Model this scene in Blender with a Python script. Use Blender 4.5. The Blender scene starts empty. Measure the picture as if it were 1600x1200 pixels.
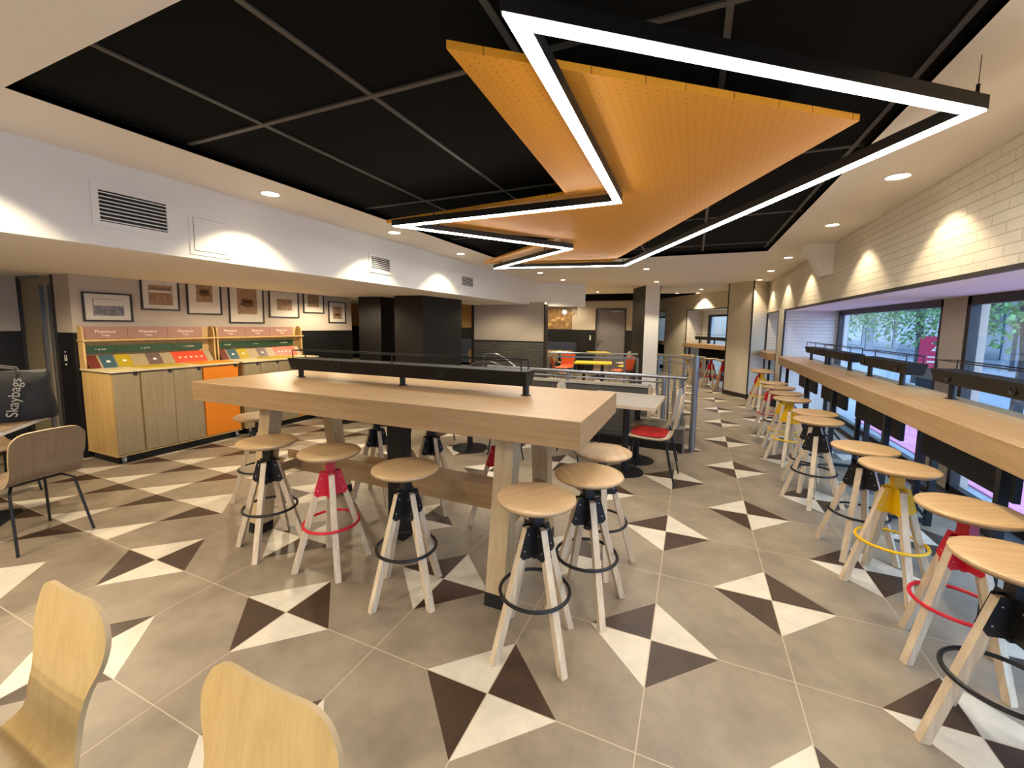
import bpy, bmesh, math, random
from mathutils import Vector, Matrix
random.seed(7)
C = bpy.context.scene.collection
S = bpy.context.scene
PI = math.pi
R = math.radians
CZ = 2.53            # ceiling height
# ------------------------------------------------------------------ camera
F, PITCH, ROLL, YAW = 652.9857, -.1029, .0114, .4105
O = Vector((3.11538, -1.43718, 1.5375))
cy_, sy_ = math.cos(YAW), math.sin(YAW)
fw0, rt, up0 = Vector((-sy_, cy_, 0)), Vector((cy_, sy_, 0)), Vector((0, 0, 1))
fw = fw0*math.cos(PITCH) + up0*math.sin(PITCH)
up = -fw0*math.sin(PITCH) + up0*math.cos(PITCH)
A_ = rt*math.cos(ROLL) + up*math.sin(ROLL)
B_ = -rt*math.sin(ROLL) + up*math.cos(ROLL)
cd = bpy.data.cameras.new('camera'); cam = bpy.data.objects.new('camera', cd); C.objects.link(cam)
M4 = Matrix.Identity(4)
for i, v in enumerate((A_, B_, -fw)):
    for j in range(3): M4[j][i] = v[j]
M4.translation = O
cam.matrix_world = M4
cd.sensor_fit = 'HORIZONTAL'; cd.sensor_width = 36; cd.lens = F*36/1600
cd.shift_x = (800-797.86)/1600; cd.shift_y = (575.33-600)/1600
cd.clip_start = .02; cd.clip_end = 300
S.camera = cam
# ------------------------------------------------------------------ view, world
S.view_settings.view_transform = 'Standard'; S.view_settings.look = 'None'
S.view_settings.gamma = 1; S.view_settings.use_curve_mapping = False
S.view_settings.exposure = 1.42
w = bpy.data.worlds.new('sky'); S.world = w; w.use_nodes = True
nt = w.node_tree; bgn = nt.nodes['Background']
bgn.inputs[0].default_value = (.44, .68, 1.0, 1); bgn.inputs[1].default_value = 2.6
LED_E = 22.0      # emission of the LED line
SPOT_W = 22.0    # watt of a downlight
DOWN_COL = (1.0, .86, .60)

# ------------------------------------------------------------------ materials
def lin(h):
    h = h.lstrip('#'); v = [int(h[i:i+2], 16)/255 for i in (0, 2, 4)]
    return tuple(c/12.92 if c <= .04045 else ((c+.055)/1.055)**2.4 for c in v) + (1,)
def base(name):
    m = bpy.data.materials.new(name); m.use_nodes = True
    return m, m.node_tree.nodes, m.node_tree.links, m.node_tree.nodes['Principled BSDF']
def coords(N, L, scale=(1, 1, 1)):
    tc = N.new('ShaderNodeTexCoord'); mp = N.new('ShaderNodeMapping')
    mp.inputs['Scale'].default_value = scale
    L.new(tc.outputs['Object'], mp.inputs[0]); return mp.outputs[0]
def mat(name, col, rough=.5, metal=0, noise=0, nscale=6, bump=0, bscale=60, spec=.5):
    m, N, L, b = base(name)
    b.inputs['Roughness'].default_value = rough; b.inputs['Metallic'].default_value = metal
    b.inputs['Specular IOR Level'].default_value = spec
    c = lin(col)
    b.inputs['Base Color'].default_value = c
    if noise or bump: co = coords(N, L)
    if noise:
        n = N.new('ShaderNodeTexNoise'); n.inputs['Scale'].default_value = nscale; n.inputs['Detail'].default_value = 6
        n.inputs['Roughness'].default_value = .65
        L.new(co, n.inputs['Vector'])
        r = N.new('ShaderNodeValToRGB')
        r.color_ramp.elements[0].position = .3; r.color_ramp.elements[1].position = .7
        r.color_ramp.elements[0].color = tuple(x*(1-noise) for x in c[:3])+(1,)
        r.color_ramp.elements[1].color = tuple(min(1, x*(1+noise)) for x in c[:3])+(1,)
        L.new(n.outputs[0], r.inputs[0]); L.new(r.outputs[0], b.inputs['Base Color'])
    if bump:
        n2 = N.new('ShaderNodeTexNoise'); n2.inputs['Scale'].default_value = bscale; L.new(co, n2.inputs['Vector'])
        bp_ = N.new('ShaderNodeBump'); bp_.inputs['Strength'].default_value = bump; bp_.inputs['Distance'].default_value = .004
        L.new(n2.outputs[0], bp_.inputs['Height']); L.new(bp_.outputs[0], b.inputs['Normal'])
    return m
def wood(name, c1, c2, axis='x', rough=.45, k=1.0, fine=1.0):
    m, N, L, b = base(name)
    sc = {'x': (1.2, 22, 22), 'y': (22, 1.2, 22), 'z': (22, 22, 1.2)}[axis]
    co = coords(N, L, tuple(s*k for s in sc))
    n = N.new('ShaderNodeTexNoise'); n.inputs['Scale'].default_value = 1.3; n.inputs['Detail'].default_value = 8
    n.inputs['Roughness'].default_value = .7; n.inputs['Distortion'].default_value = .6
    L.new(co, n.inputs['Vector'])
    r = N.new('ShaderNodeValToRGB')
    r.color_ramp.elements[0].position = .32; r.color_ramp.elements[1].position = .68
    r.color_ramp.elements[0].color = lin(c1); r.color_ramp.elements[1].color = lin(c2)
    L.new(n.outputs[0], r.inputs[0]); L.new(r.outputs[0], b.inputs['Base Color'])
    bp_ = N.new('ShaderNodeBump'); bp_.inputs['Strength'].default_value = .12*fine; bp_.inputs['Distance'].default_value = .002
    L.new(n.outputs[0], bp_.inputs['Height']); L.new(bp_.outputs[0], b.inputs['Normal'])
    b.inputs['Roughness'].default_value = rough
    return m
def emit(name, col, s):
    m, N, L, b = base(name)
    b.inputs['Base Color'].default_value = (0, 0, 0, 1)
    b.inputs['Emission Color'].default_value = lin(col) if isinstance(col, str) else tuple(col)+(1,)
    b.inputs['Emission Strength'].default_value = s
    return m
def brick(name, c1, c2, mortar, bw, bh, axes='yz', rough=.5, bump=.6, ms=.006):
    m, N, L, b = base(name)
    tc = N.new('ShaderNodeTexCoord'); sp = N.new('ShaderNodeSeparateXYZ'); cb = N.new('ShaderNodeCombineXYZ')
    L.new(tc.outputs['Object'], sp.inputs[0])
    if axes == 'diag':
        ad = N.new('ShaderNodeMath'); ad.operation = 'SUBTRACT'
        L.new(sp.outputs[1], ad.inputs[0]); L.new(sp.outputs[0], ad.inputs[1]); L.new(ad.outputs[0], cb.inputs[0])
    else: L.new(sp.outputs['xyz'.index(axes[0])], cb.inputs[0])
    L.new(sp.outputs[2], cb.inputs[1])
    t = N.new('ShaderNodeTexBrick'); t.inputs['Scale'].default_value = 1
    t.inputs['Brick Width'].default_value = bw; t.inputs['Row Height'].default_value = bh
    t.inputs['Mortar Size'].default_value = ms; t.inputs['Mortar Smooth'].default_value = .4
    t.inputs['Color1'].default_value = lin(c1); t.inputs['Color2'].default_value = lin(c2); t.inputs['Mortar'].default_value = lin(mortar)
    L.new(cb.outputs[0], t.inputs['Vector']); L.new(t.outputs['Color'], b.inputs['Base Color'])
    n = N.new('ShaderNodeTexNoise'); n.inputs['Scale'].default_value = 14; n.inputs['Detail'].default_value = 5
    L.new(cb.outputs[0], n.inputs['Vector'])
    mx = N.new('ShaderNodeMath'); mx.operation = 'MULTIPLY_ADD'; mx.inputs[1].default_value = -1.0
    L.new(t.outputs['Fac'], mx.inputs[0])
    ms_ = N.new('ShaderNodeMath'); ms_.operation = 'MULTIPLY'; ms_.inputs[1].default_value = .45
    L.new(n.outputs[0], ms_.inputs[0]); L.new(ms_.outputs[0], mx.inputs[2])
    bp_ = N.new('ShaderNodeBump'); bp_.inputs['Strength'].default_value = bump; bp_.inputs['Distance'].default_value = .006
    L.new(mx.outputs[0], bp_.inputs['Height']); L.new(bp_.outputs[0], b.inputs['Normal'])
    b.inputs['Roughness'].default_value = rough
    return m
M = {}
M['white'] = mat('white paint', '#e4e1dc', .7)
M['ceil'] = mat('ceiling paint', '#e2dbd1', .75)
M['blackc'] = mat('black ceiling tile', '#090909', .95, noise=.15, nscale=40, spec=.15)
M['tbar'] = mat('grey grid bar', '#4b4843', .5)
M['beige'] = mat('taupe wall paint', '#b5a797', .8)
M['blackw'] = mat('black panel', '#141313', .45, spec=.35)
M['black'] = mat('black steel', '#141416', .42, spec=.4)
M['boxm'] = mat('matt black box', '#151312', .6, spec=.3)
M['trim'] = mat('black trim', '#26211f', .45)
M['red'] = mat('red steel', '#c4122a', .38)
M['yellow'] = mat('yellow steel', '#e0b206', .38)
M['orange'] = mat('orange laminate', '#dd7d08', .5)
M['chrome'] = mat('brushed steel', '#8d9096', .32, metal=.85)
M['screw'] = mat('bright screw', '#d8d8d8', .3, metal=.8)
M['oak'] = wood('pale oak', '#93754f', '#ac8c66', 'x', rough=.42)
M['oaky'] = wood('pale oak along y', '#97784f', '#b09069', 'y', rough=.38)
M['oakz'] = wood('pale oak upright', '#a8906a', '#c2ab86', 'z')
M['legw'] = wood('ash leg', '#b8a184', '#d6c3a6', 'z', k=1.4)
M['seat'] = wood('ash seat', '#a1825c', '#ba9c74', 'x', k=1.3, rough=.38)
M['cab'] = wood('cabinet laminate', '#b18f56', '#c8a76c', 'z', rough=.5)
M['cabd'] = wood('cabinet door laminate', '#8a7a5c', '#9f8d6c', 'z', rough=.5)
M['shell'] = wood('bent ply yellow', '#a98b55', '#bc9f69', 'z', k=1.0, rough=.4)
M['shelle'] = mat('ply edge', '#a89069', .5)
M['shellb'] = wood('brown ply', '#6a5643', '#7d6850', 'z', k=.7, rough=.5)
M['shellg'] = wood('pale grey ply', '#b3a694', '#cfc4b2', 'z', k=.7, rough=.5)
M['greytop'] = mat('grey table laminate', '#a39c92', .35)
M['edge'] = mat('table edge', '#c2ab90', .5)
M['slat'] = wood('honey slats', '#8f6a35', '#b98d4d', 'z', k=.35)
M['navy'] = mat('navy upholstery', '#262b3c', .6)
M['doorg'] = mat('grey door paint', '#6c6669', .55)
M['khaki'] = mat('khaki door paint', '#8d8165', .4)
M['dbrick'] = brick('dark grey brick', '#4b4843', '#57534c', '#3b3935', .24, .068, 'xz', .5, .5)
M['wbrick'] = brick('white painted brick', '#cfc4b2', '#cbc0ad', '#b9ad9a', .25, .060, 'yz', .42, .8, ms=.0035)
M['wbrickx'] = brick('white painted brick x', '#d2cdc6', '#cec9c2', '#c2bdb6', .25, .060, 'xz', .45, .7, ms=.0035)
M['wbrickd'] = brick('white painted brick diagonal', '#d9cebb', '#d4c9b6', '#c6baa6', .22, .05, 'diag', .45, .8, ms=.004)
M['mat'] = mat('picture mount', '#cfc6b8', .6)
M['sepia'] = mat('sepia print', '#97795a', .6, noise=.5, nscale=30)
M['grey_print'] = mat('grey print', '#77737a', .6, noise=.7, nscale=22)
M['greyt'] = mat('grey print ink', '#9a958c', .6)
M['bun'] = mat('sepia drawing brown', '#66452b', .6)
M['paper'] = mat('white card', '#d9d4cc', .6)
M['mauve'] = mat('mauve sign board', '#9a7263', .55)
M['cream'] = mat('cream lettering', '#ece0d0', .5)
M['green'] = mat('dark green band', '#1d3f26', .5)
M['pmaroon'] = mat('maroon sorting panel', '#5e2416', .45)
M['pblue'] = mat('slate blue sorting panel', '#31505c', .45)
M['pyellow'] = mat('mustard sorting panel', '#a08a0c', .45)
M['pgrey'] = mat('mauve grey sorting panel', '#5d4a45', .45)
M['pred'] = mat('vermilion sorting panel', '#c03a10', .45)
M['bag'] = mat('black bag cloth', '#0c0b10', .7, noise=.3, nscale=20, bump=.5, bscale=18)
M['greyf'] = mat('grey cushion', '#8b877c', .9, bump=.4, bscale=200)
M['redf'] = mat('red cushion', '#b31c18', .9, bump=.4, bscale=200)
M['yelf'] = mat('yellow cushion', '#b89a3a', .9, bump=.4, bscale=200)
M['orf'] = mat('orange chair', '#d9541a', .6)
M['ylam'] = mat('yellow laminate', '#d8bb20', .35)
M['glassd'] = None
def glass():
    m, N, L, b = base('window glass')
    N.remove(b)
    t = N.new('ShaderNodeBsdfTransparent'); g = N.new('ShaderNodeBsdfGlossy'); x = N.new('ShaderNodeMixShader')
    lw = N.new('ShaderNodeLayerWeight'); lw.inputs[0].default_value = .5
    pw = N.new('ShaderNodeMath'); pw.operation = 'POWER'; pw.inputs[1].default_value = 4; L.new(lw.outputs['Facing'], pw.inputs[0])
    f = N.new('ShaderNodeMath'); f.operation = 'MULTIPLY_ADD'; f.inputs[1].default_value = .6; f.inputs[2].default_value = .04; L.new(pw.outputs[0], f.inputs[0])
    t.inputs[0].default_value = (.93, .96, 1, 1); g.inputs['Roughness'].default_value = .02
    L.new(f.outputs[0], x.inputs[0]); L.new(t.outputs[0], x.inputs[1]); L.new(g.outputs[0], x.inputs[2])
    L.new(x.outputs[0], N['Material Output'].inputs[0]); return m
M['glass'] = glass()
M['led'] = emit('led diffuser', (1, .955, .86), LED_E)
M['spot'] = emit('downlight diffuser', (1, .86, .66), 9)
def perforated():
    m, N, L, b = base('perforated orange panel')
    tc = N.new('ShaderNodeTexCoord'); sp = N.new('ShaderNodeSeparateXYZ'); L.new(tc.outputs['Object'], sp.inputs[0])
    ds = []
    for ax in (0, 1):
        a = N.new('ShaderNodeMath'); a.operation = 'MULTIPLY'; a.inputs[1].default_value = 1/.034; L.new(sp.outputs[ax], a.inputs[0])
        f = N.new('ShaderNodeMath'); f.operation = 'FRACT'; L.new(a.outputs[0], f.inputs[0])
        s = N.new('ShaderNodeMath'); s.operation = 'SUBTRACT'; s.inputs[1].default_value = .5; L.new(f.outputs[0], s.inputs[0])
        q = N.new('ShaderNodeMath'); q.operation = 'POWER'; q.inputs[1].default_value = 2
        ab = N.new('ShaderNodeMath'); ab.operation = 'ABSOLUTE'; L.new(s.outputs[0], ab.inputs[0]); L.new(ab.outputs[0], q.inputs[0]); ds.append(q)
    ad = N.new('ShaderNodeMath'); L.new(ds[0].outputs[0], ad.inputs[0]); L.new(ds[1].outputs[0], ad.inputs[1])
    lt = N.new('ShaderNodeMath'); lt.operation = 'LESS_THAN'; lt.inputs[1].default_value = .009; L.new(ad.outputs[0], lt.inputs[0])
    mx = N.new('ShaderNodeMix'); mx.data_type = 'RGBA'; L.new(lt.outputs[0], mx.inputs[0])
    mx.inputs[6].default_value = lin('#dc9826'); mx.inputs[7].default_value = lin('#a0660f')
    L.new(mx.outputs[2], b.inputs['Base Color']); b.inputs['Roughness'].default_value = .55
    return m
M['perf'] = perforated()
M['tile'] = mat('taupe stone tile', '#827564', .42, noise=.26, nscale=3.4, bump=.15, bscale=30)
M['tilew'] = mat('pale stone inlay', '#c2b9a8', .42, noise=.13, nscale=7)
M['tiled'] = mat('brown stone inlay', '#3b2a1e', .42, noise=.28, nscale=6)
M['grout'] = mat('grout', '#b5a68f', .8)

# ------------------------------------------------------------------ mesh helpers
class MB:
    def __init__(s): s.bm = bmesh.new()
    def poly(s, vs, fs):
        v = [s.bm.verts.new(p) for p in vs]
        out = []
        for f in fs:
            try: out.append(s.bm.faces.new([v[i] for i in f]))
            except ValueError: pass
        return out
    def hexa(s, p):      # 8 points: bottom 4 ccw, top 4 ccw
        s.poly(p, [(3, 2, 1, 0), (4, 5, 6, 7), (0, 1, 5, 4), (1, 2, 6, 5), (2, 3, 7, 6), (3, 0, 4, 7)]); return s
    def box(s, x0, x1, y0, y1, z0, z1):
        return s.hexa([(x0, y0, z0), (x1, y0, z0), (x1, y1, z0), (x0, y1, z0), (x0, y0, z1), (x1, y0, z1), (x1, y1, z1), (x0, y1, z1)])
    def prism(s, pl, z0, z1):
        n = len(pl)
        a = sum(pl[i][0]*pl[(i+1) % n][1]-pl[(i+1) % n][0]*pl[i][1] for i in range(n))
        if a < 0: pl = pl[::-1]
        s.poly([(x, y, z0) for x, y in pl]+[(x, y, z1) for x, y in pl],
               [tuple(range(n))[::-1], tuple(range(n, 2*n))]+[(i, (i+1) % n, n+(i+1) % n, n+i) for i in range(n)]); return s
    def slab(s, pts, t):  # planar 3d polygon extruded by vector t
        n = len(pts); t = Vector(t); p = [Vector(q) for q in pts]
        nm = Vector((0, 0, 0))
        for i in range(n): nm += p[i].cross(p[(i+1) % n])
        if nm.dot(t) < 0: p = p[::-1]
        s.poly([tuple(q) for q in p]+[tuple(q+t) for q in p],
               [tuple(range(n))[::-1], tuple(range(n, 2*n))]+[(i, (i+1) % n, n+(i+1) % n, n+i) for i in range(n)]); return s
    def beam(s, p, q, w, d, upv=(0, 0, 1)):  # rectangular bar from p to q
        p, q = Vector(p), Vector(q); a = (q-p).normalized(); u = Vector(upv)
        r = a.cross(u)
        if r.length < 1e-4: r = a.cross(Vector((1, 0, 0)))
        r.normalize(); u = r.cross(a); r *= w/2; u *= d/2
        return s.hexa([p-r-u, p+r-u, p+r+u, p-r+u, q-r-u, q+r-u, q+r+u, q-r+u])
    def tube(s, pts, r, seg=8, closed=False):
        P = [Vector(p) for p in pts]; n = len(P); rings = []
        for i, p in enumerate(P):
            if closed: a, b = P[i-1], P[(i+1) % n]
            else: a, b = P[max(0, i-1)], P[min(n-1, i+1)]
            t = (b-a).normalized()
            if i == 0 or not rings: 
                u = t.cross(Vector((0, 0, 1)))
                if u.length < .05: u = t.cross(Vector((1, 0, 0)))
                u.normalize()
            else: u = (u - t*u.dot(t)).normalized()
            v = t.cross(u)
            rings.append([s.bm.verts.new(p + (u*math.cos(2*PI*k/seg)+v*math.sin(2*PI*k/seg))*r) for k in range(seg)])
        m = n if closed else n-1
        for i in range(m):
            a, b = rings[i], rings[(i+1) % n]
            for k in range(seg): s.bm.faces.new((a[k], a[(k+1) % seg], b[(k+1) % seg], b[k]))
        if not closed: s.bm.faces.new(rings[0][::-1]); s.bm.faces.new(rings[-1])
        return s
    def lathe(s, prof, c=(0, 0, 0), seg=24, axis='z'):  # prof list of (r, h)
        rings = []
        def P(r, a, h):
            x, y = r*math.cos(a), r*math.sin(a)
            q = (x, y, h) if axis == 'z' else ((h, x, y) if axis == 'x' else (y, h, x))
            return (c[0]+q[0], c[1]+q[1], c[2]+q[2])
        for r, h in prof:
            if r < 1e-6: rings.append([s.bm.verts.new(P(0, 0, h))])
            else: rings.append([s.bm.verts.new(P(r, 2*PI*k/seg, h)) for k in range(seg)])
        for a, b in zip(rings, rings[1:]):
            for k in range(seg):
                k2 = (k+1) % seg
                if len(a) == 1 and len(b) == 1: break
                if len(a) == 1: s.bm.faces.new((a[0], b[k2], b[k]))
                elif len(b) == 1: s.bm.faces.new((a[k], a[k2], b[0]))
                else: s.bm.faces.new((a[k], a[k2], b[k2], b[k]))
        if len(rings[0]) > 1: s.bm.faces.new(rings[0][::-1])
        if len(rings[-1]) > 1: s.bm.faces.new(rings[-1])
        return s
    def cyl(s, c, r, h, seg=20, axis='z'): return s.lathe([(r, 0), (r, h)], c, seg, axis)
    def build(s, name, m, parent=None, bevel=0, loc=None):
        bmesh.ops.recalc_face_normals(s.bm, faces=s.bm.faces[:])
        for f in s.bm.faces: f.smooth = True
        for e in s.bm.edges:
            if len(e.link_faces) == 2:
                if e.calc_face_angle(0) > R(35): e.smooth = False
            else: e.smooth = False
        me = bpy.data.meshes.new(name); s.bm.to_mesh(me); s.bm.free()
        for x in (m if isinstance(m, (list, tuple)) else [m]): me.materials.append(x)
        o = bpy.data.objects.new(name, me); C.objects.link(o)
        if parent: o.parent = parent
        if loc: o.location = loc
        if bevel:
            b = o.modifiers.new('bevel', 'BEVEL'); b.width = bevel; b.segments = 2; b.limit_method = 'ANGLE'
        return o
def tag(o, label, cat, group=None, kind=None):
    o['label'] = label
    if cat: o['category'] = cat
    if group: o['group'] = group
    if kind: o['kind'] = kind
    return o
def thing(name, label, cat, loc=(0, 0, 0), rz=0, group=None):
    o = bpy.data.objects.new(name, None); C.objects.link(o); o.location = loc; o.rotation_euler = (0, 0, rz)
    o.empty_display_size = .1
    return tag(o, label, cat, group)
def struct(name, mb, m, label=None, **k):
    o = mb.build(name, m, **k); o['kind'] = 'structure'
    if label: o['label'] = label
    return o
def dup(root, loc, rz, label, group=None, skip=()):
    def cp(o, par):
        c = o.copy(); C.objects.link(c)
        if par: c.parent = par
        for ch in list(o.children):
            if ch.name.split('.')[0] not in skip: cp(ch, c)
        return c
    r = cp(root, None); r.location = loc; r.rotation_euler = (0, 0, rz); r['label'] = label
    if group: r['group'] = group
    return r
def paint(root, names, m):
    for ch in root.children:
        if ch.name.split('.')[0] in names:
            ch.material_slots[0].link = 'OBJECT'; ch.material_slots[0].material = m
def text(name, s, size, m, parent, loc, rot, label=None, ext=.0008, align='CENTER', sx=1):
    cu = bpy.data.curves.new(name, 'FONT'); cu.body = s; cu.size = size; cu.extrude = ext
    cu.align_x = align; cu.align_y = 'CENTER'; cu.materials.append(m)
    tmp = bpy.data.objects.new('tmp', cu); C.objects.link(tmp)
    dg = bpy.context.evaluated_depsgraph_get(); me = bpy.data.meshes.new_from_object(tmp.evaluated_get(dg))
    bpy.data.objects.remove(tmp); bpy.data.curves.remove(cu)
    o = bpy.data.objects.new(name, me); C.objects.link(o); o.parent = parent; o.location = loc; o.rotation_euler = rot
    o.scale = (sx, 1, 1)
    if label: o['label'] = label
    return o

# ================================================================== ROOM SHELL
# ---- floor: square tiles with pale and brown corner inlays
T = .6
def floor_mesh():
    bm = bmesh.new(); g = .0022
    def face(pl, mi, z=0):
        n = len(pl); a = sum(pl[i][0]*pl[(i+1) % n][1]-pl[(i+1) % n][0]*pl[i][1] for i in range(n))
        if a < 0: pl = pl[::-1]
        f = bm.faces.new([bm.verts.new((x, y, z)) for x, y in pl]); f.material_index = mi
    face([(-14.1, -6), (5.45, -6), (5.45, 16), (-14.1, 16)], 3, -.0006)
    for i in range(-15, 9):
        for j in range(-9, 26):
            x0, y0 = i*T+g, j*T+g; x1, y1 = (i+1)*T-g, (j+1)*T-g; xm, ym = (i+.5)*T, (j+.5)*T
            # corners: name -> (corner, along x, along y)
            cn = {'bl': ((x0, y0), (xm, y0), (x0, ym)), 'br': ((x1, y0), (x1, ym), (xm, y0)),
                  'tr': ((x1, y1), (xm, y1), (x1, ym)), 'tl': ((x0, y1), (x0, ym), (xm, y1))}
            use = {}
            if i >= -1:
                if (i+j) % 2 == 0:
                    # star points at (i,j) and (i+1,j+1)
                    use['bl'] = 2 if j % 2 == 0 else 1          # ++ quadrant of (i,j)
                    use['tr'] = 2 if (j+1) % 2 == 0 else 1      # -- quadrant of (i+1,j+1)
                else:
                    use['br'] = 1 if j % 2 == 0 else 2          # -+ quadrant of (i+1,j)
                    use['tl'] = 1 if (j+1) % 2 == 0 else 2      # +- quadrant of (i,j+1)
            else:
                use['br'] = 1; use['tl'] = 2
            pl = []
            for k in ('bl', 'br', 'tr', 'tl'):
                c, a, b = cn[k]
                if k in use:
                    pl += {'bl': [b, a], 'br': [b, a], 'tr': [b, a], 'tl': [b, a]}[k]
                    face([c, a, b], use[k])
                else: pl.append(c)
            q = []
            for p in pl:
                if not q or (abs(p[0]-q[-1][0]) > 1e-5 or abs(p[1]-q[-1][1]) > 1e-5): q.append(p)
            if abs(q[0][0]-q[-1][0]) < 1e-5 and abs(q[0][1]-q[-1][1]) < 1e-5: q.pop()
            face(q, 0)
    me = bpy.data.meshes.new('floor'); bm.to_mesh(me); bm.free()
    for k in ('tile', 'tilew', 'tiled', 'grout'): me.materials.append(M[k])
    o = bpy.data.objects.new('floor', me); C.objects.link(o); o['kind'] = 'structure'; return o
floor_mesh()

# ---- ceiling with the sunk black field
bx0, bx1, by0, by1 = .34, 3.94, -.56, 4.98
m_ = MB()
for x0, x1, y0, y1 in ((-.4, bx0, -6, 16), (bx1, 5.5, -6, 9.7), (bx0, bx1, -6, by0), (bx0, bx1, by1, 9.7)):
    m_.box(x0, x1, y0, y1, CZ, CZ+.03)
m_.box(-14.1, -.4, 6.0, 16, CZ, CZ+.03)
m_.prism([(bx0, 9.7), (5.5, 9.7), (5.3, 10.4), (1.9, 16), (bx0, 16)], CZ, CZ+.03)
struct('ceiling', m_, M['ceil'])
m_ = MB(); m_.box(bx0-.02, bx1+.02, by0-.02, by1+.02, CZ+.05, CZ+.07)
for x0, x1, y0, y1 in ((bx0-.02, bx0, by0-.02, by1+.02), (bx1, bx1+.02, by0-.02, by1+.02), (bx0, bx1, by0-.02, by0), (bx0, bx1, by1, by1+.02)):
    m_.box(x0, x1, y0, y1, CZ+.001, CZ+.06)
struct('ceiling_recess', m_, M['blackc'], 'black sunk ceiling field in the white ceiling')
m_ = MB()
for x in (.975, 1.71, 2.44, 3.17, 3.90): m_.box(x-.012, x+.012, by0, by1, CZ+.042, CZ+.052)
for y in (.17, 1.63, 3.09, 4.55): m_.box(bx0, bx1, y-.012, y+.012, CZ+.041, CZ+.051)
struct('ceiling_grid', m_, M['tbar'], 'grey grid bars crossing the black ceiling field')
# ---- left side: bulkhead, soffit, walls
struct('bulkhead_front', MB().box(-.40, -.29, -6, 7.75, 2.0, CZ), M['white'], 'white bulkhead running along the left of the ceiling')
struct('bulkhead_end', MB().prism([(-.29, 7.75), (.74, 8.38), (.68, 8.50), (-.40, 7.85)], 1.985, CZ), M['white'], 'end face of the white bulkhead turning right')
m_ = MB(); m_.hexa([(-14.1, -6, 2.16), (-.39, -6, 2.0), (-.39, 6.0, 2.0), (-14.1, 6.0, 2.16), (-14.1, -6, 2.22), (-.39, -6, 2.06), (-.39, 6.0, 2.06), (-14.1, 6.0, 2.22)])
m_.box(-14.1, -1.75, 5.97, 6.0, 2.0, CZ)
m_.box(-1.75, -.39, 6.0, 7.6, 2.0, 2.06)
struct('ceiling_left', m_, M['ceil'], 'lowered ceiling under the white bulkhead')
def two_tone(name, x0, x1, y0, y1, zt, zm=1.40, up='beige', lo='blackw'):
    struct(name, MB().box(x0, x1, y0, y1, zm, zt), M[up])
    struct(name.replace('wall', 'wainscot'), MB().box(x0-.004, x1+.004, y0-.004, y1+.004, 0, zm), M[lo])
two_tone('wall_left', -3.17, -3.07, .84, 4.9, 2.2)
two_tone('wall_left_end', -3.42, -3.17, .84, .94, 2.2)
two_tone('wall_far_left', -4.42, -4.3, -6, .84, 2.2)
struct('wall_over_door', MB().box(-4.42, -3.42, .84, .94, 2.10, 2.2), M['beige'])
struct('baseboard_left', MB().box(-3.43, -3.09, .828, .835, 0, .09), M['chrome'])
# door at far left
d = MB(); d.box(-4.28, -3.45, .86, .90, .01, 2.09)
dd = d.build('door_1', M['khaki']); dd['kind'] = 'structure'
MB().beam((-3.72, .84, .08), (-3.72, .84, 1.93), .035, .03).build('door_rail', M['chrome'], dd)
MB().beam((-3.56, .845, .08), (-3.56, .845, 1.93), .02, .02).build('door_rail', M['chrome'], dd)
MB().box(-4.2, -3.8, .82, .86, 2.02, 2.06).build('door_closer', M['chrome'], dd)
struct('trim_1', MB().box(-3.45, -3.42, .825, .94, 0, 2.10).box(-4.30, -4.28, .83, .94, 0, 2.1), M['trim'])
# ---- back of the dining room behind the soffit
two_tone('wall_back_left', -14, -1.75, 13.0, 13.1, 2.45, 1.42, 'slat', 'blackw')
struct('wall_outer_left', MB().box(-14.1, -14, -6, 13.1, 0, CZ), M['beige'])
struct('ceiling_back', MB().box(-14, -1.6, 6.0, 13.1, 2.42, 2.45), M['ceil'])
struct('wall_far_side', MB().box(-9.2, -9.1, 4.9, 5.0, 0, 2.2), M['beige'])
struct('column_1', MB().box(-1.58, -1.0, 4.36, 5.62, 0, 2.03), M['blackw'], 'broad black column behind the long table')
struct('column_2', MB().box(-2.62, -2.1, 4.62, 5.1, 0, 2.06), M['blackw'], 'narrow black column near the end of the picture wall')
# grey wall of the stair enclosure
struct('wall_stair', MB().box(-1.69, .07, 7.4, 7.55, 1.18, 2.05), M['beige'])
struct('wainscot_stair', MB().box(-1.69, .07, 7.39, 7.56, 0, 1.16), M['dbrick'])
struct('trim_2', MB().box(-1.70, .08, 7.38, 7.4, 1.155, 1.18).box(-1.75, -1.69, 7.37, 7.56, 0, 2.0).box(.07, .10, 7.37, 7.56, 0, 2.0), M['trim'])
# back wall with grey door
two_tone('wall_back', -.33, .24, 12.0, 12.1, 2.6, 1.41)
two_tone('wall_back_right', 1.16, 1.72, 12.0, 12.1, 2.6, 1.41)
two_tone('wall_back_corner', 1.62, 1.72, 12.1, 15.9, 2.6, 1.41)
struct('wall_far_end', MB().box(1.0, 5.0, 15.9, 16.0, 0, 2.6), M['beige'])
struct('wall_back_top', MB().box(.24, 1.16, 12.0, 12.1, 2.08, 2.6), M['beige'])
struct('ceiling_band', MB().box(-4, 1.72, 11.7, 11.98, 2.33, CZ).prism([(1.6, 11.9), (3.1, 12.15), (1.72, 14.6), (1.6, 14.6)], CZ-.03, CZ), M['blackc'], 'black dropped band along the far ceiling')
struct('trim_3', MB().box(.22, .25, 11.97, 12.1, 0, 2.08).box(1.14, 1.17, 11.97, 12.1, 0, 2.08).box(.22, 1.17, 11.97, 12.1, 2.06, 2.09), M['trim'])
d = MB().box(.25, 1.14, 12.02, 12.06, .01, 2.06).build('door_2', M['doorg']); d['kind'] = 'structure'
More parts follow.
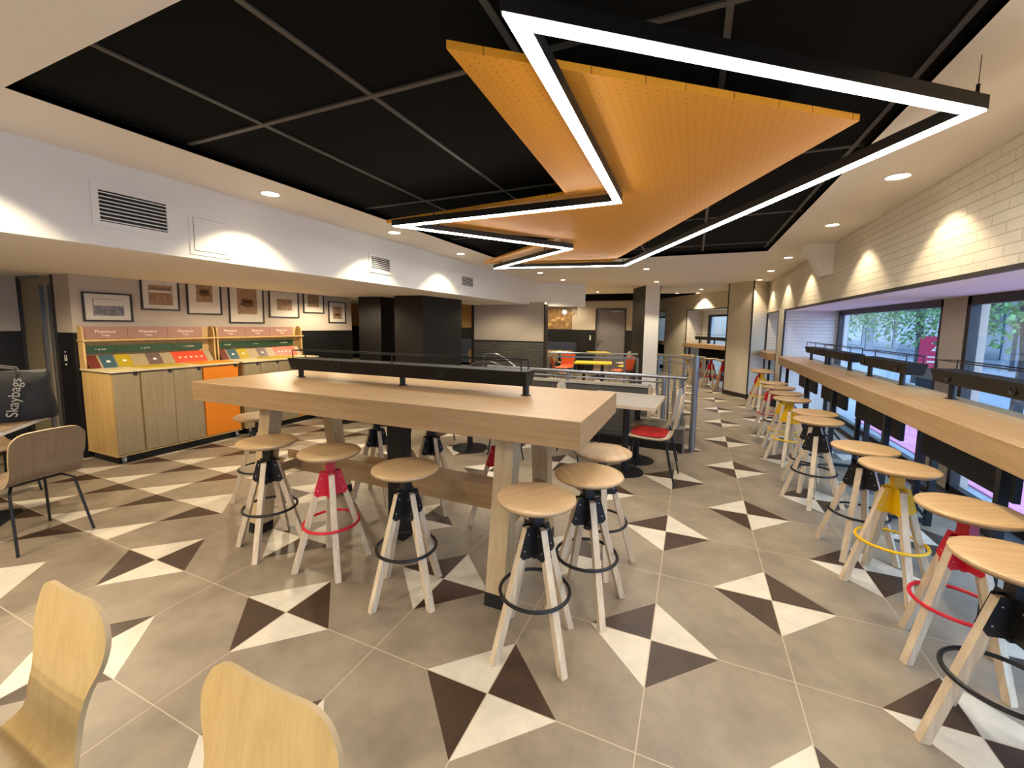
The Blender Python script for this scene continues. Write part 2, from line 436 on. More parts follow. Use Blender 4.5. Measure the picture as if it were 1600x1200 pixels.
MB().beam((.30, 11.99, 1.08), (.44, 11.99, 1.08), .02, .02).build('door_handle', M['chrome'], d)
MB().box(.30, .34, 11.985, 12.02, .92, 1.0).build('door_lock', M['trim'], d)
MB().box(.72, 1.05, 11.97, 12.02, 1.97, 2.02).build('door_closer', M['chrome'], d)
two_tone('wall_back_mid', -1.9, -.33, 12.25, 12.35, 2.6, 1.41, 'beige')
two_tone('wall_back_return', -.38, -.33, 12.0, 12.3, 2.6, 1.41)
# pillar white / dark
struct('column_3', MB().prism([(1.995, 9.33), (2.32, 9.43), (1.95, 10.25), (1.615, 10.12)], 0, CZ), M['white'], 'pale pillar with a dark flank by the stair rail')
struct('column_flank', MB().prism([(1.985, 9.325), (1.995, 9.33), (1.615, 10.12), (1.60, 10.11)], 0, CZ-.002), M['blackw'])
struct('trim_4', MB().prism([(2.32, 9.43), (2.335, 9.434), (1.965, 10.254), (1.95, 10.25)], 0, CZ-.002), M['trim'])
# ---- right wall x=4.57 with window niches, outer face x=5.45
WX, ZT = 4.57, 1.84
struct('wall_right', MB().box(WX, 5.5, -6, 9.22, ZT+.03, CZ), M['wbrick'], 'white painted brick wall above the window niches')
struct('wall_right_pier', MB().box(WX, 5.5, 7.32, 7.86, 0, ZT+.03), M['wbrickx'])
struct('wall_right_end', MB().box(WX, 5.5, 9.22, 9.7, 0, CZ), M['wbrick'])
struct('wall_right_pier_window', MB().box(5.345, 5.5, 3.66, 4.05, 0, ZT+.03), M['beige'], 'taupe pier between the two big windows')
struct('niche_soffit', MB().box(WX+.02, 5.5, -6, 7.32, ZT+.0, ZT+.029).box(WX+.02, 5.5, 7.86, 9.22, ZT, ZT+.029), M['white'])
t4 = MB()
t4.box(WX-.006, WX+.02, -6, 7.32, ZT, ZT+.028).box(WX-.006, WX+.02, 7.30, 7.325, 0, ZT+.02)
t4.box(WX-.006, WX+.02, 7.86, 9.22, ZT, ZT+.028).box(WX-.006, WX+.02, 7.855, 7.88, 0, ZT+.02).box(WX-.006, WX+.02, 9.21, 9.235, 0, ZT+.028)
struct('trim_5', t4, M['trim'])
# ceiling beam stub on the right wall
struct('ceiling_stub', MB().slab([(4.30, 4.62, CZ), (4.62, 4.62, CZ), (4.62, 4.62, 2.17), (4.5, 4.62, 2.17)], (0, .34, 0)), M['white'], 'pale beam stub where the brick wall meets the ceiling')
def window(n, y0, y1, x=5.38, z0=.06, z1=None, mull=()):
    z1 = z1 or ZT-.002
    f = MB(); b = .055
    f.box(x-.03, x+.04, y0, y1, z1-.075, z1).box(x-.03, x+.04, y0, y1, z0, z0+b)
    f.box(x-.03, x+.04, y0, y0+b, z0, z1).box(x-.03, x+.04, y1-b, y1, z0, z1)
    for q in mull: f.box(x-.03, x+.04, q-b/2, q+b/2, z0, z1)
    o = struct('window_%d' % n, f, M['trim'])
    g = MB().box(x, x+.006, y0+b, y1-b, z0+b, z1-.075).build('window_pane', M['glass'], o)
    return o
window(1, 4.05, 7.30); window(2, -1.2, 3.66); window(3, 7.88, 9.22); window(4, -6, -1.25)
struct('window_sill', MB().box(5.2, 5.5, -6, 7.32, -.01, .06).box(5.2, 5.5, 7.86, 9.22, -.01, .06), M['trim'])
# ---- corner column on the right
struct('column_4', MB().prism([(4.238, 8.857), (3.82, 9.47), (4.3, 9.9), (4.62, 9.3)], 0, CZ), M['wbrickd'], 'white brick corner column between the window niches')
struct('baseboard_right', MB().prism([(4.23, 8.835), (3.80, 9.465), (3.84, 9.49), (4.25, 8.87), (4.58, 9.32), (4.60, 9.29)], 0, .09), M['trim'])
struct('trim_6', MB().prism([(4.238, 8.845), (4.225, 8.863), (4.24, 8.875), (4.255, 8.86)], .09, CZ).prism([(3.815, 9.46), (3.80, 9.48), (3.82, 9.50), (3.835, 9.475)], .09, CZ), M['trim'])
# ---- far facade wall (rotated frame)
fu = Vector((-.5517, .8341, 0)); fn = Vector((.8341, .5517, 0)); f0 = Vector((4.08, 11.02, 0))
def fp(u, off, z=0): p = f0+fu*u+fn*off; return (p.x, p.y, z)
def fbox(mb, u0, u1, o0, o1, z0, z1):
    c = [fp(u0, o0), fp(u1, o0), fp(u1, o1), fp(u0, o1)]
    return mb.prism([(a[0], a[1]) for a in c], z0, z1)
FZ = 2.05
m_ = MB(); fbox(m_, -1.9, 7, 0, .8, FZ+.03, CZ); fbox(m_, 2.17, 3.38, 0, .8, 0, FZ+.03); fbox(m_, 5.2, 7, 0, .8, 0, FZ+.03); fbox(m_, -1.9, -.35, 0, .8, 0, FZ+.03)
struct('wall_far_right', m_, M['wbrickd'], 'white brick wall of the far room with two window niches')
m_ = MB()
for a, b in ((-.35, 2.17), (3.38, 5.2)):
    fbox(m_, a, b, -.005, .015, FZ, FZ+.028); fbox(m_, a-.0, a+.022, -.005, .015, 0, FZ+.02); fbox(m_, b-.022, b, -.005, .015, 0, FZ+.02)
struct('trim_7', m_, M['trim'])
for n, (a, b) in ((5, (-.33, 1.93)), (6, (3.40, 5.18))):
    f = MB(); fbox(f, a, b, .6, .66, FZ-.19, FZ-.13); fbox(f, a, b, .6, .66, 0, .12); fbox(f, a, a+.07, .6, .66, 0, FZ-.15); fbox(f, b-.07, b, .6, .66, 0, FZ-.15)
    o = struct('window_%d' % n, f, M['trim'])
    g = MB(); fbox(g, a+.07, b-.07, .63, .636, .12, FZ-.19); g.build('window_pane', M['glass'], o)
    g = MB(); fbox(g, a, b, .59, .8, FZ-.13, FZ+.03); fbox(g, a, b, .015, .6, FZ+.001, FZ+.03); struct('niche_header', g, M['white'])
struct('niche_wall', fbox(MB(), 1.93, 2.17, .58, .8, 0, FZ+.03), M['white'])
# closing walls behind the camera and beyond
struct('wall_rear', MB().box(-14.1, 5.5, -6.1, -6, 0, CZ), M['beige'])
struct('wall_back_gap', MB().box(-1.95, -1.7, 12.2, 13.1, 0, 2.6), M['beige'])

# ================================================================== LIGHTS
def spot(loc, watt, size=110, blend=.35, col=DOWN_COL, parent=None, rad=.03, tilt=None):
    l = bpy.data.lights.new('downlight_or_fill', 'SPOT'); l.energy = watt; l.color = col; l.spot_size = R(size); l.spot_blend = blend; l.shadow_soft_size = rad
    o = bpy.data.objects.new('downlight_or_fill', l); C.objects.link(o)
    if parent: o.parent = parent
    o.location = loc
    if tilt: o.rotation_euler = tilt
    return o
def downlight(x, y, label, z=CZ, watt=SPOT_W, size=96, big=1.0, group='recessed downlights'):
    t = thing('recessed_downlight', label, 'ceiling light', (x, y, z), 0, group)
    MB().lathe([(.050*big, -.001), (.056*big, -.008), (.064*big, -.003), (.064*big, 0)], seg=24).build('trim_ring', M['white'], t)
    MB().lathe([(0, -.002), (.050*big, -.002)], seg=24).build('diffuser', M['spot'], t)
    spot((0, 0, -.012), watt, size, parent=t)
    return t
rows = [
 (4.28, 2.16, 'recessed downlight nearest the camera beside the brick wall'),
 (4.28, 3.573, 'second recessed downlight along the brick wall, before the beam stub'),
 (4.283, 5.63, 'third recessed downlight along the brick wall, beyond the beam stub'),
 (4.297, 7.17, 'fourth recessed downlight along the brick wall'),
 (4.31, 8.68, 'fifth recessed downlight along the brick wall, by the corner column'),
 (.058, .89, 'recessed downlight beside the white bulkhead, left of the black ceiling field'),
 (.064, 2.35, 'recessed downlight beside the bulkhead under the left tip of the light line'),
 (.061, 3.78, 'recessed downlight beside the bulkhead near the far black triangle'),
 (.396, 6.16, 'left one of two recessed downlights near the end of the bulkhead'),
 (.461, 7.465, 'right one of two recessed downlights near the end of the bulkhead'),
 (2.311, 6.235, 'recessed downlight just beyond the round ceiling speaker'),
 (2.307, 8.457, 'recessed downlight in front of the pale pillar'),
 (.491, 10.9, 'recessed downlight above the grey door, before the black band'),
 (3.244, 10.78, 'recessed downlight before the far window niche'),
 (2.609, 11.97, 'recessed downlight by the right tip of the black band'),
 (3.168, 12.0, 'recessed downlight close to the far brick wall')]
for x, y, lb in rows:
    right = x > 4 and y < 9.2
    downlight(x, y, lb, watt=SPOT_W*(1 if y < 6 or right else 1.9), size=104 if right else 112, big=1.15 if y < 2.5 else 1)
downlight(-3.2, 5.3, 'recessed downlight under the lowered ceiling at the end of the picture wall', z=2.035, watt=8)
for x, y in ((.06, -.6), (4.28, .75), (4.28, -.7)):    # row behind and above the camera
    spot((x, y, CZ-.012), SPOT_W, 104)
for x, y, k_ in ((2.2, -1.9, 1.3), (.8, -1.9, 1.3), (3.4, -2.6, 1.5), (1.4, -3.4, 4), (2.6, -3.6, 3), (.3, -3.0, 5), (.3, -4.4, 4)):  # added unseen fill lamps behind the camera, brightening floor, ceiling and bulkhead
    spot((x, y, CZ-.012), SPOT_W*k_, 150, .8, (1, .92, .80))
# added fill lamps without fixtures under the lowered ceiling, to brighten the left
for x, y in ((-1.9, .2), (-1.9, 2.4), (-2.7, -.9), (-1.0, -1.2), (-2.4, 3.9)):
    spot((x, y, 1.97), 31, 168, .5, (1.0, .82, .56))
for x, y in ((-4, 9.5), (-6.5, 11), (-2.6, 11.5)): spot((x, y, 2.40), 60, 160, .5)
for x, y in ((-.9, 11.3), (1.0, 9.4), (-1.0, 9.2)): spot((x, y, 2.5), 40, 150, .5)
spot((-.8, 6.5, 1.97), 14, 165, .5)
# ---- LED line
LP = [(2.61, -.375), (4.07, .76), (2.235, 4.45), (.41, 4.11), (1.83, 2.97), (.757, 1.457), (2.588, 1.425)]
def offset_poly(P, d):
    n = len(P); out = []
    ar = sum(P[i][0]*P[(i+1) % n][1]-P[(i+1) % n][0]*P[i][1] for i in range(n)); sgn = 1 if ar > 0 else -1
    for i in range(n):
        a, b, c = Vector(P[i-1]), Vector(P[i]), Vector(P[(i+1) % n])
        d1, d2 = (b-a).normalized(), (c-b).normalized()
        n1, n2 = Vector((-d1.y, d1.x))*sgn, Vector((-d2.y, d2.x))*sgn
        k = (n1+n2); k = k/max(.18, k.dot(n1)); out.append((b.x+k.x*d, b.y+k.y*d))
    return out
def ring(mb, Pa, Pb, z0, z1):
    n = len(Pa)
    for i in range(n):
        j = (i+1) % n
        mb.hexa([(*Pa[i], z0), (*Pa[j], z0), (*Pb[j], z0), (*Pb[i], z0), (*Pa[i], z1), (*Pa[j], z1), (*Pb[j], z1), (*Pb[i], z1)])
    return mb
pend = thing('pendant_light', 'zigzag loop of black profile with a glowing white line below', 'pendant light', (0, 0, 0))
ZL = 2.345
In = offset_poly(LP, .052)
ring(MB(), LP, In, ZL+.006, ZL+.055).build('housing', M['black'], pend)
ring(MB(), offset_poly(LP, .004), offset_poly(LP, .048), ZL, ZL+.006).build('diffuser', M['led'], pend)['label'] = 'glowing white diffuser strip'
for x, y in ((4.02, .727), (1.187, 1.44), (1.02, 1.76), (.62, 3.95), (1.80, 2.92), (1.50, 3.20), (2.56, 1.30), (2.2, 4.41), (2.62, -.33)):
    MB().cyl((x, y, ZL+.055), .0013, CZ-ZL-.055, 6).cyl((x, y, ZL+.05), .006, .035, 8).build('suspension_wire', M['black'], pend)
PP = [(2.335, -.195), (3.72, .89), (1.94, 4.72), (.27, 4.08), (1.77, 2.80), (.565, 1.62), (2.27, 1.43)]
pan = MB().prism(PP, 2.425, 2.452).build('ceiling_panel', M['perf'])
tag(pan, 'orange perforated lightning-shaped panel hung under the black ceiling field', 'ceiling panel')
m_ = MB()
for x, y in ((2.5, .2), (3.4, 1.0), (1.95, 4.3), (.6, 4.05), (.8, 1.65)): m_.cyl((x, y, 2.452), .003, .135, 6)
m_.build('suspension_wire', M['black'], pan)
sp_ = MB().lathe([(0, -.004), (.10, -.004), (.115, 0)], seg=28).build('ceiling_speaker', M['ceil']); sp_.location = (2.484, 5.44, CZ)
tag(sp_, 'round flush ceiling speaker beyond the light line', 'speaker')

# ---- bulkhead vents
def vent(y0, y1, z0, z1, label, n=7):
    t = thing('air_vent', label, 'air vent', (-.29, (y0+y1)/2, z0), 0, 'air vents in the white bulkhead')
    h = (y1-y0)/2; H = z1-z0; b = .035
    f = MB(); f.box(0, .012, -h, h, 0, b).box(0, .012, -h, h, H-b, H).box(0, .012, -h, -h+b, b, H-b).box(0, .012, h-b, h, b, H-b)
    f.build('frame', M['white'], t)
    MB().box(.0005, .002, -h+b, h-b, b, H-b).build('backing', M['blackw'], t)
    l = MB()
    for k in range(n):
        z = b+(H-2*b)*(k+.5)/n; l.hexa([(.003, -h+b, z-.003), (.011, -h+b, z-.006), (.011, h-b, z-.006), (.003, h-b, z-.003), (.003, -h+b, z+.003), (.011, -h+b, z), (.011, h-b, z), (.003, h-b, z+.003)])
    l.build('louvre', M['white'], t)
vent(-.05, .385, 2.115, 2.375, 'largest and nearest louvred vent in the white bulkhead', 8)
vent(2.33, 2.72, 2.12, 2.335, 'middle louvred vent in the white bulkhead')
vent(4.36, 4.80, 2.12, 2.335, 'farthest louvred vent in the white bulkhead')
ap = thing('access_panel', 'white square access panel in the bulkhead beside the nearest vent', 'access panel', (-.29, .64, 2.03))
MB().box(0, .004, -.15, .14, 0, .275).build('frame', M['white'], ap)
MB().box(.004, .0055, -.121, .122, .03, .27).build('seam', M['trim'], ap)
MB().box(.004, .008, -.119, .12, .032, .268).build('flap', M['white'], ap)

# ================================================================== BAR STOOLS
def make_stool():
    t = thing('bar_stool', '', 'bar stool')
    prof = [(0, .712), (.135, .712), (.165, .718), (.181, .728), (.185, .735), (.183, .742), (.176, .7455), (.10, .7435), (0, .7425)]
    MB().lathe(prof, seg=48).build('seat', M['seat'], t)
    for k in range(4):
        a = R(90*k); e = Vector((math.cos(a), math.sin(a), 0)); n = Vector((-e.y, e.x, 0))
        w_ = .0175
        def sq(r, z): c = e*r; return [tuple(c-e*w_-n*w_+Vector((0, 0, z))), tuple(c+e*w_-n*w_+Vector((0, 0, z))), tuple(c+e*w_+n*w_+Vector((0, 0, z))), tuple(c-e*w_+n*w_+Vector((0, 0, z)))]
        b, c2 = sq(.222, 0), sq(.047, .605)
        MB().hexa(b+c2).build('leg', M['legw'], t, bevel=.002)
    h = MB()
    h.box(-.025, .025, -.025, .025, .455, .715)
    h.box(-.055, .055, -.055, .055, .70, .714)
    for k in range(4):
        a = R(90*k); e = Vector((math.cos(a), math.sin(a), 0)); n = Vector((-e.y, e.x, 0))
        for sg in (-1, 1):
            o_ = n*(sg*.0176)
            def P(r, z): return tuple(e*r+o_+Vector((0, 0, z)))
            # leg axis radius at z: .222-.289*z
            ra = lambda z: .222-.2893*z
            h.slab([P(.02, .615), P(ra(.615)+.017, .615), P(ra(.485)+.0178, .485), P(ra(.465)-.004, .465), P(.02, .465)], n*(sg*.003))
            for z in (.58, .505):
                c0 = e*ra(z)+n*(sg*.0206)+Vector((0, 0, z))
                nf = len(h.bm.faces); h.tube([c0, c0+n*(sg*.0015)], .0035, 6); h.bm.faces.ensure_lookup_table()
                for f_ in h.bm.faces[nf:]: f_.material_index = 1
    h.build('hub', [M['black'], M['screw']], t)
    MB().tube([(.165*math.cos(R(q)), .165*math.sin(R(q)), .285) for q in range(0, 360, 9)], .0088, 8, True).build('foot_ring', M['black'], t)
    return t
stool0 = make_stool(); used = []
def stool(x, y, ang, col, label, group):
    if not used: o = stool0; used.append(1); o.location = (x, y, 0); o.rotation_euler = (0, 0, R(ang)); o['label'] = label; o['group'] = group
    else: o = dup(stool0, (x, y, 0), R(ang), label, group)
    paint(o, ('hub', 'foot_ring'), M[col])
    return o
G1, G2, G3 = 'bar stools around the long high table', 'bar stools along the window counter', 'bar stools at the far window counter'
stool(.515, .435, -152, 'black', 'black-framed bar stool, leftmost of the near side of the long table', G1)
stool(1.068, .445, -126.5, 'red', 'red-framed bar stool on the near side of the long table', G1)
stool(1.685, .40, -109, 'black', 'black-framed bar stool on the near side between the red stool and the front table leg', G1)
stool(2.483, .334, -124.6, 'black', 'black-framed bar stool nearest the camera, in front of the thick table leg', G1)
stool(2.635, .745, -54, 'black', 'black-framed bar stool, front one of two at the right end of the long table', G1)
stool(2.62, 1.19, 112, 'black', 'black-framed bar stool, rear one of two at the right end of the long table', G1)
stool(-.27, .93, -130, 'black', 'black-framed bar stool tucked in at the left end of the long table', G1)
stool(.60, 1.40, -120, 'black', 'black-framed bar stool on the far side, left of the black table post', G1)
stool(1.16, 1.42, -118, 'black', 'black-framed bar stool on the far side, right of the black table post', G1)
stool(1.80, 1.38, -150, 'red', 'red-framed bar stool behind the long table, half hidden by the thick leg', G1)
stool(4.20, .53, -170, 'black', 'black-framed bar stool cut by the right edge of the picture', G2)
stool(4.293, 1.04, -153, 'red', 'red-framed bar stool nearest the camera at the window counter', G2)
stool(4.255, 1.65, -171, 'yellow', 'yellow-framed bar stool between the red stool and a black one at the window counter', G2)
stool(4.215, 2.05, 149, 'black', 'black-framed bar stool just behind the near yellow stool', G2)
stool(4.15, 2.925, 164, 'black', 'front one of the two black-framed stools midway along the window counter', G2)
stool(4.21, 3.32, 150, 'black', 'rear one of the two black-framed stools midway along the window counter', G2)
stool(4.175, 4.13, 160, 'yellow', 'front one of two yellow-framed stools midway along the window counter', G2)
stool(4.20, 4.60, 150, 'yellow', 'rear one of two yellow-framed stools midway along the window counter', G2)
stool(4.22, 5.16, 165, 'black', 'black-framed stool beyond the paired yellow stools at the window counter', G2)
stool(4.215, 5.66, 150, 'red', 'red-framed stool beyond the paired yellow stools at the window counter', G2)
stool(4.31, 7.40, 165, 'yellow', 'yellow-framed stool at the small second counter', G2)
stool(4.33, 7.80, 150, 'red', 'red-framed stool at the small second counter', G2)
stool(3.83, 10.02, 120, 'red', 'rightmost of three red-framed stools at the far window counter', G3)
stool(3.56, 10.42, 110, 'red', 'middle one of three red-framed stools at the far window counter', G3)
stool(3.27, 10.95, 100, 'red', 'leftmost of three red-framed stools at the far window counter', G3)
stool(2.99, 11.55, 115, 'yellow', 'yellow-framed stool at the left end of the far window counter', G3)

# ================================================================== POWER GANTRY
def gantry(t, x0, x1, posts, z0, hb, depth, front=1, sockets=(), rail=.065):
    """box on posts, local frame: runs along x, front face at y<0"""
    yb, yt = depth*.36, depth*.5
    b = MB(); b.hexa([(x0, -yb, hb), (x1, -yb, hb), (x1, yb, hb), (x0, yb, hb), (x0-.012, -yt, hb+.095), (x1+.012, -yt, hb+.095), (x1+.012, yt, hb+.095), (x0-.012, yt, hb+.095)])
    b.build('power_box', M['boxm'], t, bevel=.002)
    for p in posts:
        MB().cyl((p, 0, z0), .021, hb-z0, 16).lathe([(.034, 0), (.034, .004)], (p, 0, z0), 16).build('post', M['black'], t)
    zt = hb+.095; zr = zt+rail; e = .03
    r = MB().tube([(x0+e, -yt+.02, zr), (x1-e, -yt+.02, zr), (x1-e, yt-.02, zr), (x0+e, yt-.02, zr)], .0045, 6, True)
    n = max(2, int((x1-x0)/.95)+1)
    for k in range(n):
        x = x0+e+(x1-x0-2*e)*k/(n-1)
        for yy in (-yt+.02, yt-.02): r.tube([(x, yy, zt), (x, yy, zr)], .0045, 6)
    r.build('guard_rail', M['black'], t)
    for s_ in sockets:
        zc_ = hb+.05; yy = -(yb+(yt-yb)*.5)
        MB().lathe([(0, 0), (.030, 0), (.032, -.006), (.022, -.008), (.020, -.002), (0, -.002)], (s_, yy, zc_), 20, 'y').build('socket', M['black'], t)
    return t

# ================================================================== LONG TABLE
tb = thing('high_table', 'long oak high table with splayed legs in the middle of the room', 'table')
MB().box(-.32, 2.655, .455, 1.435, .95, 1.09).build('tabletop', M['oak'], tb, bevel=.003)
for x0 in (.19, 2.133):
    for sg in (1, -1):
        yc = .945
        yt0, yf0 = (.63, .49) if sg > 0 else (1.155, 1.295)
        cap = .07; yk = yf0+(yt0-yf0)*cap/.95
        l = MB().hexa([(x0, yk, cap), (x0+.112, yk, cap), (x0+.112, yk+.105, cap), (x0, yk+.105, cap), (x0, yt0, .95), (x0+.112, yt0, .95), (x0+.112, yt0+.105, .95), (x0, yt0+.105, .95)]).build('leg', M['oakz'], tb, bevel=.002)
        MB().hexa([(x0-.001, yf0-.001, 0), (x0+.113, yf0-.001, 0), (x0+.113, yf0+.106, 0), (x0-.001, yf0+.106, 0), (x0-.001, yk-.001, cap), (x0+.113, yk-.001, cap), (x0+.113, yk+.106, cap), (x0-.001, yk+.106, cap)]).build('foot_cap', M['black'], l)
    MB().box(x0+.02, x0+.092, .66, 1.23, .40, .47).build('crossbar', M['oaky'], tb, bevel=.002)
MB().box(.14, 2.30, .875, 1.015, .36, .52).build('stretcher', M['oak'], tb, bevel=.003)
MB().box(1.172, 1.302, .858, .958, .0, .95).build('post', M['black'], tb)['label'] = 'black square cable post'
g = thing('power_rail', 'long black power box on posts with guard rail on the high table', 'power rail', (0, 1.03, 0))
gantry(g, .10, 2.17, (.145, 1.18, 2.15), 1.09, 1.155, .16, sockets=(.62, 1.55))

# ================================================================== WINDOW COUNTER
def cx(y): return 4.395+.011*y
wc = thing('window_counter', 'long oak window counter on black steel frames at the right', 'counter')
MB().prism([(cx(-3), -3), (cx(6.95), 6.95), (WX-.02, 7.2), (4.93, 7.2), (4.93, -3)], .92, 1.05).build('countertop', M['oaky'], wc, bevel=.003)
for y in (5.39, 4.16, 2.78, 1.40, .1, -1.3, 6.7):
    f = MB()
    f.box(4.55, 4.59, y-.02, y+.02, 0, .92).box(4.86, 4.90, y-.02, y+.02, 0, .92).box(4.55, 4.90, y-.02, y+.02, .88, .92).box(4.55, 4.90, y-.018, y+.018, .02, .05)
    f.beam((4.57, y, .42), (4.88, y, .05), .03, .02)
    f.build('leg_frame', M['black'], wc)
for y0, y1 in ((4.33, 5.3), (2.95, 4.0), (1.6, 2.6), (.25, 1.25), (5.6, 6.6)):
    MB().box(4.72, 4.75, y0, y1, .62, .92).build('modesty_panel', M['boxm'], wc)
    MB().box(4.82, 4.86, y0-.06, y0-.02, 0, .92).build('back_post', M['black'], wc)
for lb, ya, yb_, posts, so in (
    ('farthest black power box on the window counter', 5.50, 6.51, (5.60, 6.41), (5.66, 6.33)),
    ('second farthest black power box on the window counter, joined to the farthest', 4.45, 5.47, (4.65, 5.45), (4.62, 5.30)),
    ('black power box on the window counter before the pier between the windows', 3.07, 4.14, (3.29, 4.03), (3.24, 4.02)),
    ('nearest black power box on the window counter, cut by the picture edge', 1.1, 2.645, (2.51, 1.4), (2.43, 1.78))):
    t = thing('power_rail', lb, 'power rail', (4.82, 0, 0), -PI/2, 'power boxes on the window counter')
    # local x -> world -y ; local -y -> world -x
    gantry(t, -yb_, -ya, [-p for p in posts], 1.05, 1.16, .15, sockets=[-s_ for s_ in so])
c2 = thing('small_counter', 'short oak counter in the second window niche by the corner column', 'counter')
MB().prism([(4.44, 7.95), (4.44, 9.0), (4.6, 9.18), (5.0, 9.18), (5.0, 7.9), (4.6, 7.9)], .92, 1.05).build('countertop', M['oaky'], c2, bevel=.003)
for y in (8.05, 9.0): MB().box(4.62, 4.66, y-.02, y+.02, 0, .92).box(4.92, 4.96, y-.02, y+.02, 0, .92).build('leg', M['black'], c2)
fc = thing('far_counter', 'oak counter in the far window niche with red stools below', 'counter')
m_ = MB(); fbox(m_, -.30, 2.15, -.09, .5, .925, 1.045); m_.build('countertop', M['oak'], fc, bevel=.003)
for u_ in (-.2, .9, 2.0):
    m_ = MB(); fbox(m_, u_, u_+.04, .05, .09, 0, .925); fbox(m_, u_, u_+.04, .4, .44, 0, .925); m_.build('leg', M['black'], fc)
m_ = MB(); fbox(m_, .0, 1.75, .25, .28, .62, .92); m_.build('modesty_panel', M['blackw'], fc)
p = fp(0, .25); t = thing('power_rail', 'black power box on the counter of the far niche', 'power rail', p, math.atan2(fu.y, fu.x))
gantry(t, .2, 1.95, (.4, 1.1, 1.8), 1.045, 1.16, .13)
fc2 = thing('far_left_counter', 'oak counter in the farthest niche, seen past the pillar', 'counter')
m_ = MB(); fbox(m_, 3.42, 4.9, -.06, .5, .93, 1.05); m_.build('countertop', M['oak'], fc2)
m_ = MB(); fbox(m_, 3.5, 4.8, .2, .23, .5, .93); m_.build('modesty_panel', M['blackw'], fc2)

# ================================================================== CHAIRS
def shell_mesh(th=.012, waist=.30, top=.40, seatw=.42, H=.83, rake=.05):
    P = [(.235, .425), (.215, .445), (.17, .456), (.08, .452), (-.02, .447), (-.10, .449), (-.155, .468), (-.185, .51), (-.195, .56), (-.2-rake*.2, .62), (-.2-rake*.5, .70), (-.2-rake*.8, .77), (-.2-rake, H)]
    W = [seatw*.9, seatw, seatw, seatw, seatw*.98, seatw*.92, (seatw+waist)/2, waist*1.02, waist, waist*1.04, top*.98, top, top*.97]
    # resample
    import bisect
    d = [0]
    for a, b in zip(P, P[1:]): d.append(d[-1]+math.hypot(b[0]-a[0], b[1]-a[1]))
    L_ = d[-1]; n = 44; nx = 11
    def smooth(vals, s):
        k = min(len(d)-2, max(0, bisect.bisect_right(d, s)-1)); t = (s-d[k])/(d[k+1]-d[k])
        p0, p1, p2, p3 = vals[max(0, k-1)], vals[k], vals[k+1], vals[min(len(vals)-1, k+2)]
        return .5*((2*p1)+(-p0+p2)*t+(2*p0-5*p1+4*p2-p3)*t*t+(-p0+3*p1-3*p2+p3)*t**3)
    ss = [L_*(1-math.cos(PI*i/n))/2 for i in range(n+1)]
    rc = .10
    rows_ = []
    for s in ss:
        y, z, w_ = smooth([p[0] for p in P], s), smooth([p[1] for p in P], s), smooth(W, s)/2
        e = min(s, L_-s)
        if e < rc: w_ = w_ - rc + rc*math.sqrt(max(0, 1-((rc-e)/rc)**2))
        rows_.append((y, z, max(w_, .01)))
    bm = bmesh.new(); top_, bot = [], []
    for i, (y, z, w_) in enumerate(rows_):
        a, b = rows_[max(0, i-1)], rows_[min(n, i+1)]
        ty, tz = b[0]-a[0], b[1]-a[1]; l = math.hypot(ty, tz) or 1; ny, nz = -tz/l, ty/l   # normal on the sitting side
        if nz < 0 and s < .3: ny, nz = -ny, -nz
        rt_, rb = [], []
        for k in range(nx):
            u = -1+2*k/(nx-1); x = w_*u; cv = .016*(x/.2)**2      # slight cupping
            rt_.append(bm.verts.new((x, y-ny*(-cv), z-nz*(-cv))))
            rb.append(bm.verts.new((x, y-ny*(th-cv), z-nz*(th-cv))))
        top_.append(rt_); bot.append(rb)
    for i in range(n):
        for k in range(nx-1):
            bm.faces.new((top_[i][k], top_[i][k+1], top_[i+1][k+1], top_[i+1][k]))
            bm.faces.new((bot[i][k+1], bot[i][k], bot[i+1][k], bot[i+1][k+1]))
        for k in (0, nx-1):
            f = bm.faces.new((top_[i][k], top_[i+1][k], bot[i+1][k], bot[i][k])); f.material_index = 1
    for i in (0, n):
        for k in range(nx-1):
            f = bm.faces.new((top_[i][k], top_[i][k+1], bot[i][k+1], bot[i][k])); f.material_index = 1
    mb = MB(); mb.bm.free(); mb.bm = bm; return mb
def chair(name, label, loc, rz, sm, cushion=None, group=None, legs='black', **k):
    t = thing(name, label, 'chair', loc, rz, group)
    shell_mesh(**k).build('seat_shell', [sm, M['shelle']], t)
    for sx in (-1, 1):
        f = MB().tube([(sx*.15, .13, .437), (sx*.17, .17, .40), (sx*.205, .225, 0)], .0085, 8); f.build('leg', M[legs], t)
        f = MB().tube([(sx*.13, -.08, .43), (sx*.17, -.14, .40), (sx*.205, -.23, 0)], .0085, 8); f.build('leg', M[legs], t)
    MB().tube([(-.15, .13, .432), (.15, .13, .432)], .008, 8).tube([(-.13, -.08, .43), (.13, -.08, .43)], .008, 8).tube([(-.14, .13, .43), (-.13, -.08, .43)], .008, 8).tube([(.14, .13, .43), (.13, -.08, .43)], .008, 8).build('seat_frame', M[legs], t)
    if cushion:
        c = MB(); n = 24; pl = []
        for i in range(n):
            a = 2*PI*i/n; ca, sa = math.cos(a), math.sin(a)
            pl.append((.195*math.copysign(abs(ca)**.5, ca), .045+.175*math.copysign(abs(sa)**.5, sa)))
        c.prism(pl, .457, .474); c.build('cushion', cushion, t, bevel=.006)
    return t
chair('dining_chair', 'yellow bent-ply chair at bottom left, its seat curving to the left', (1.66, -1.20, 0), PI, M['shell'], waist=.27, top=.36, H=.835, group='pale bent-ply chairs nearest the camera')
chair('dining_chair', 'yellow bent-ply chair nearest the camera, only its back in view', (2.365, -1.17, 0), PI, M['shell'], waist=.30, top=.40, H=.815, group='pale bent-ply chairs nearest the camera')
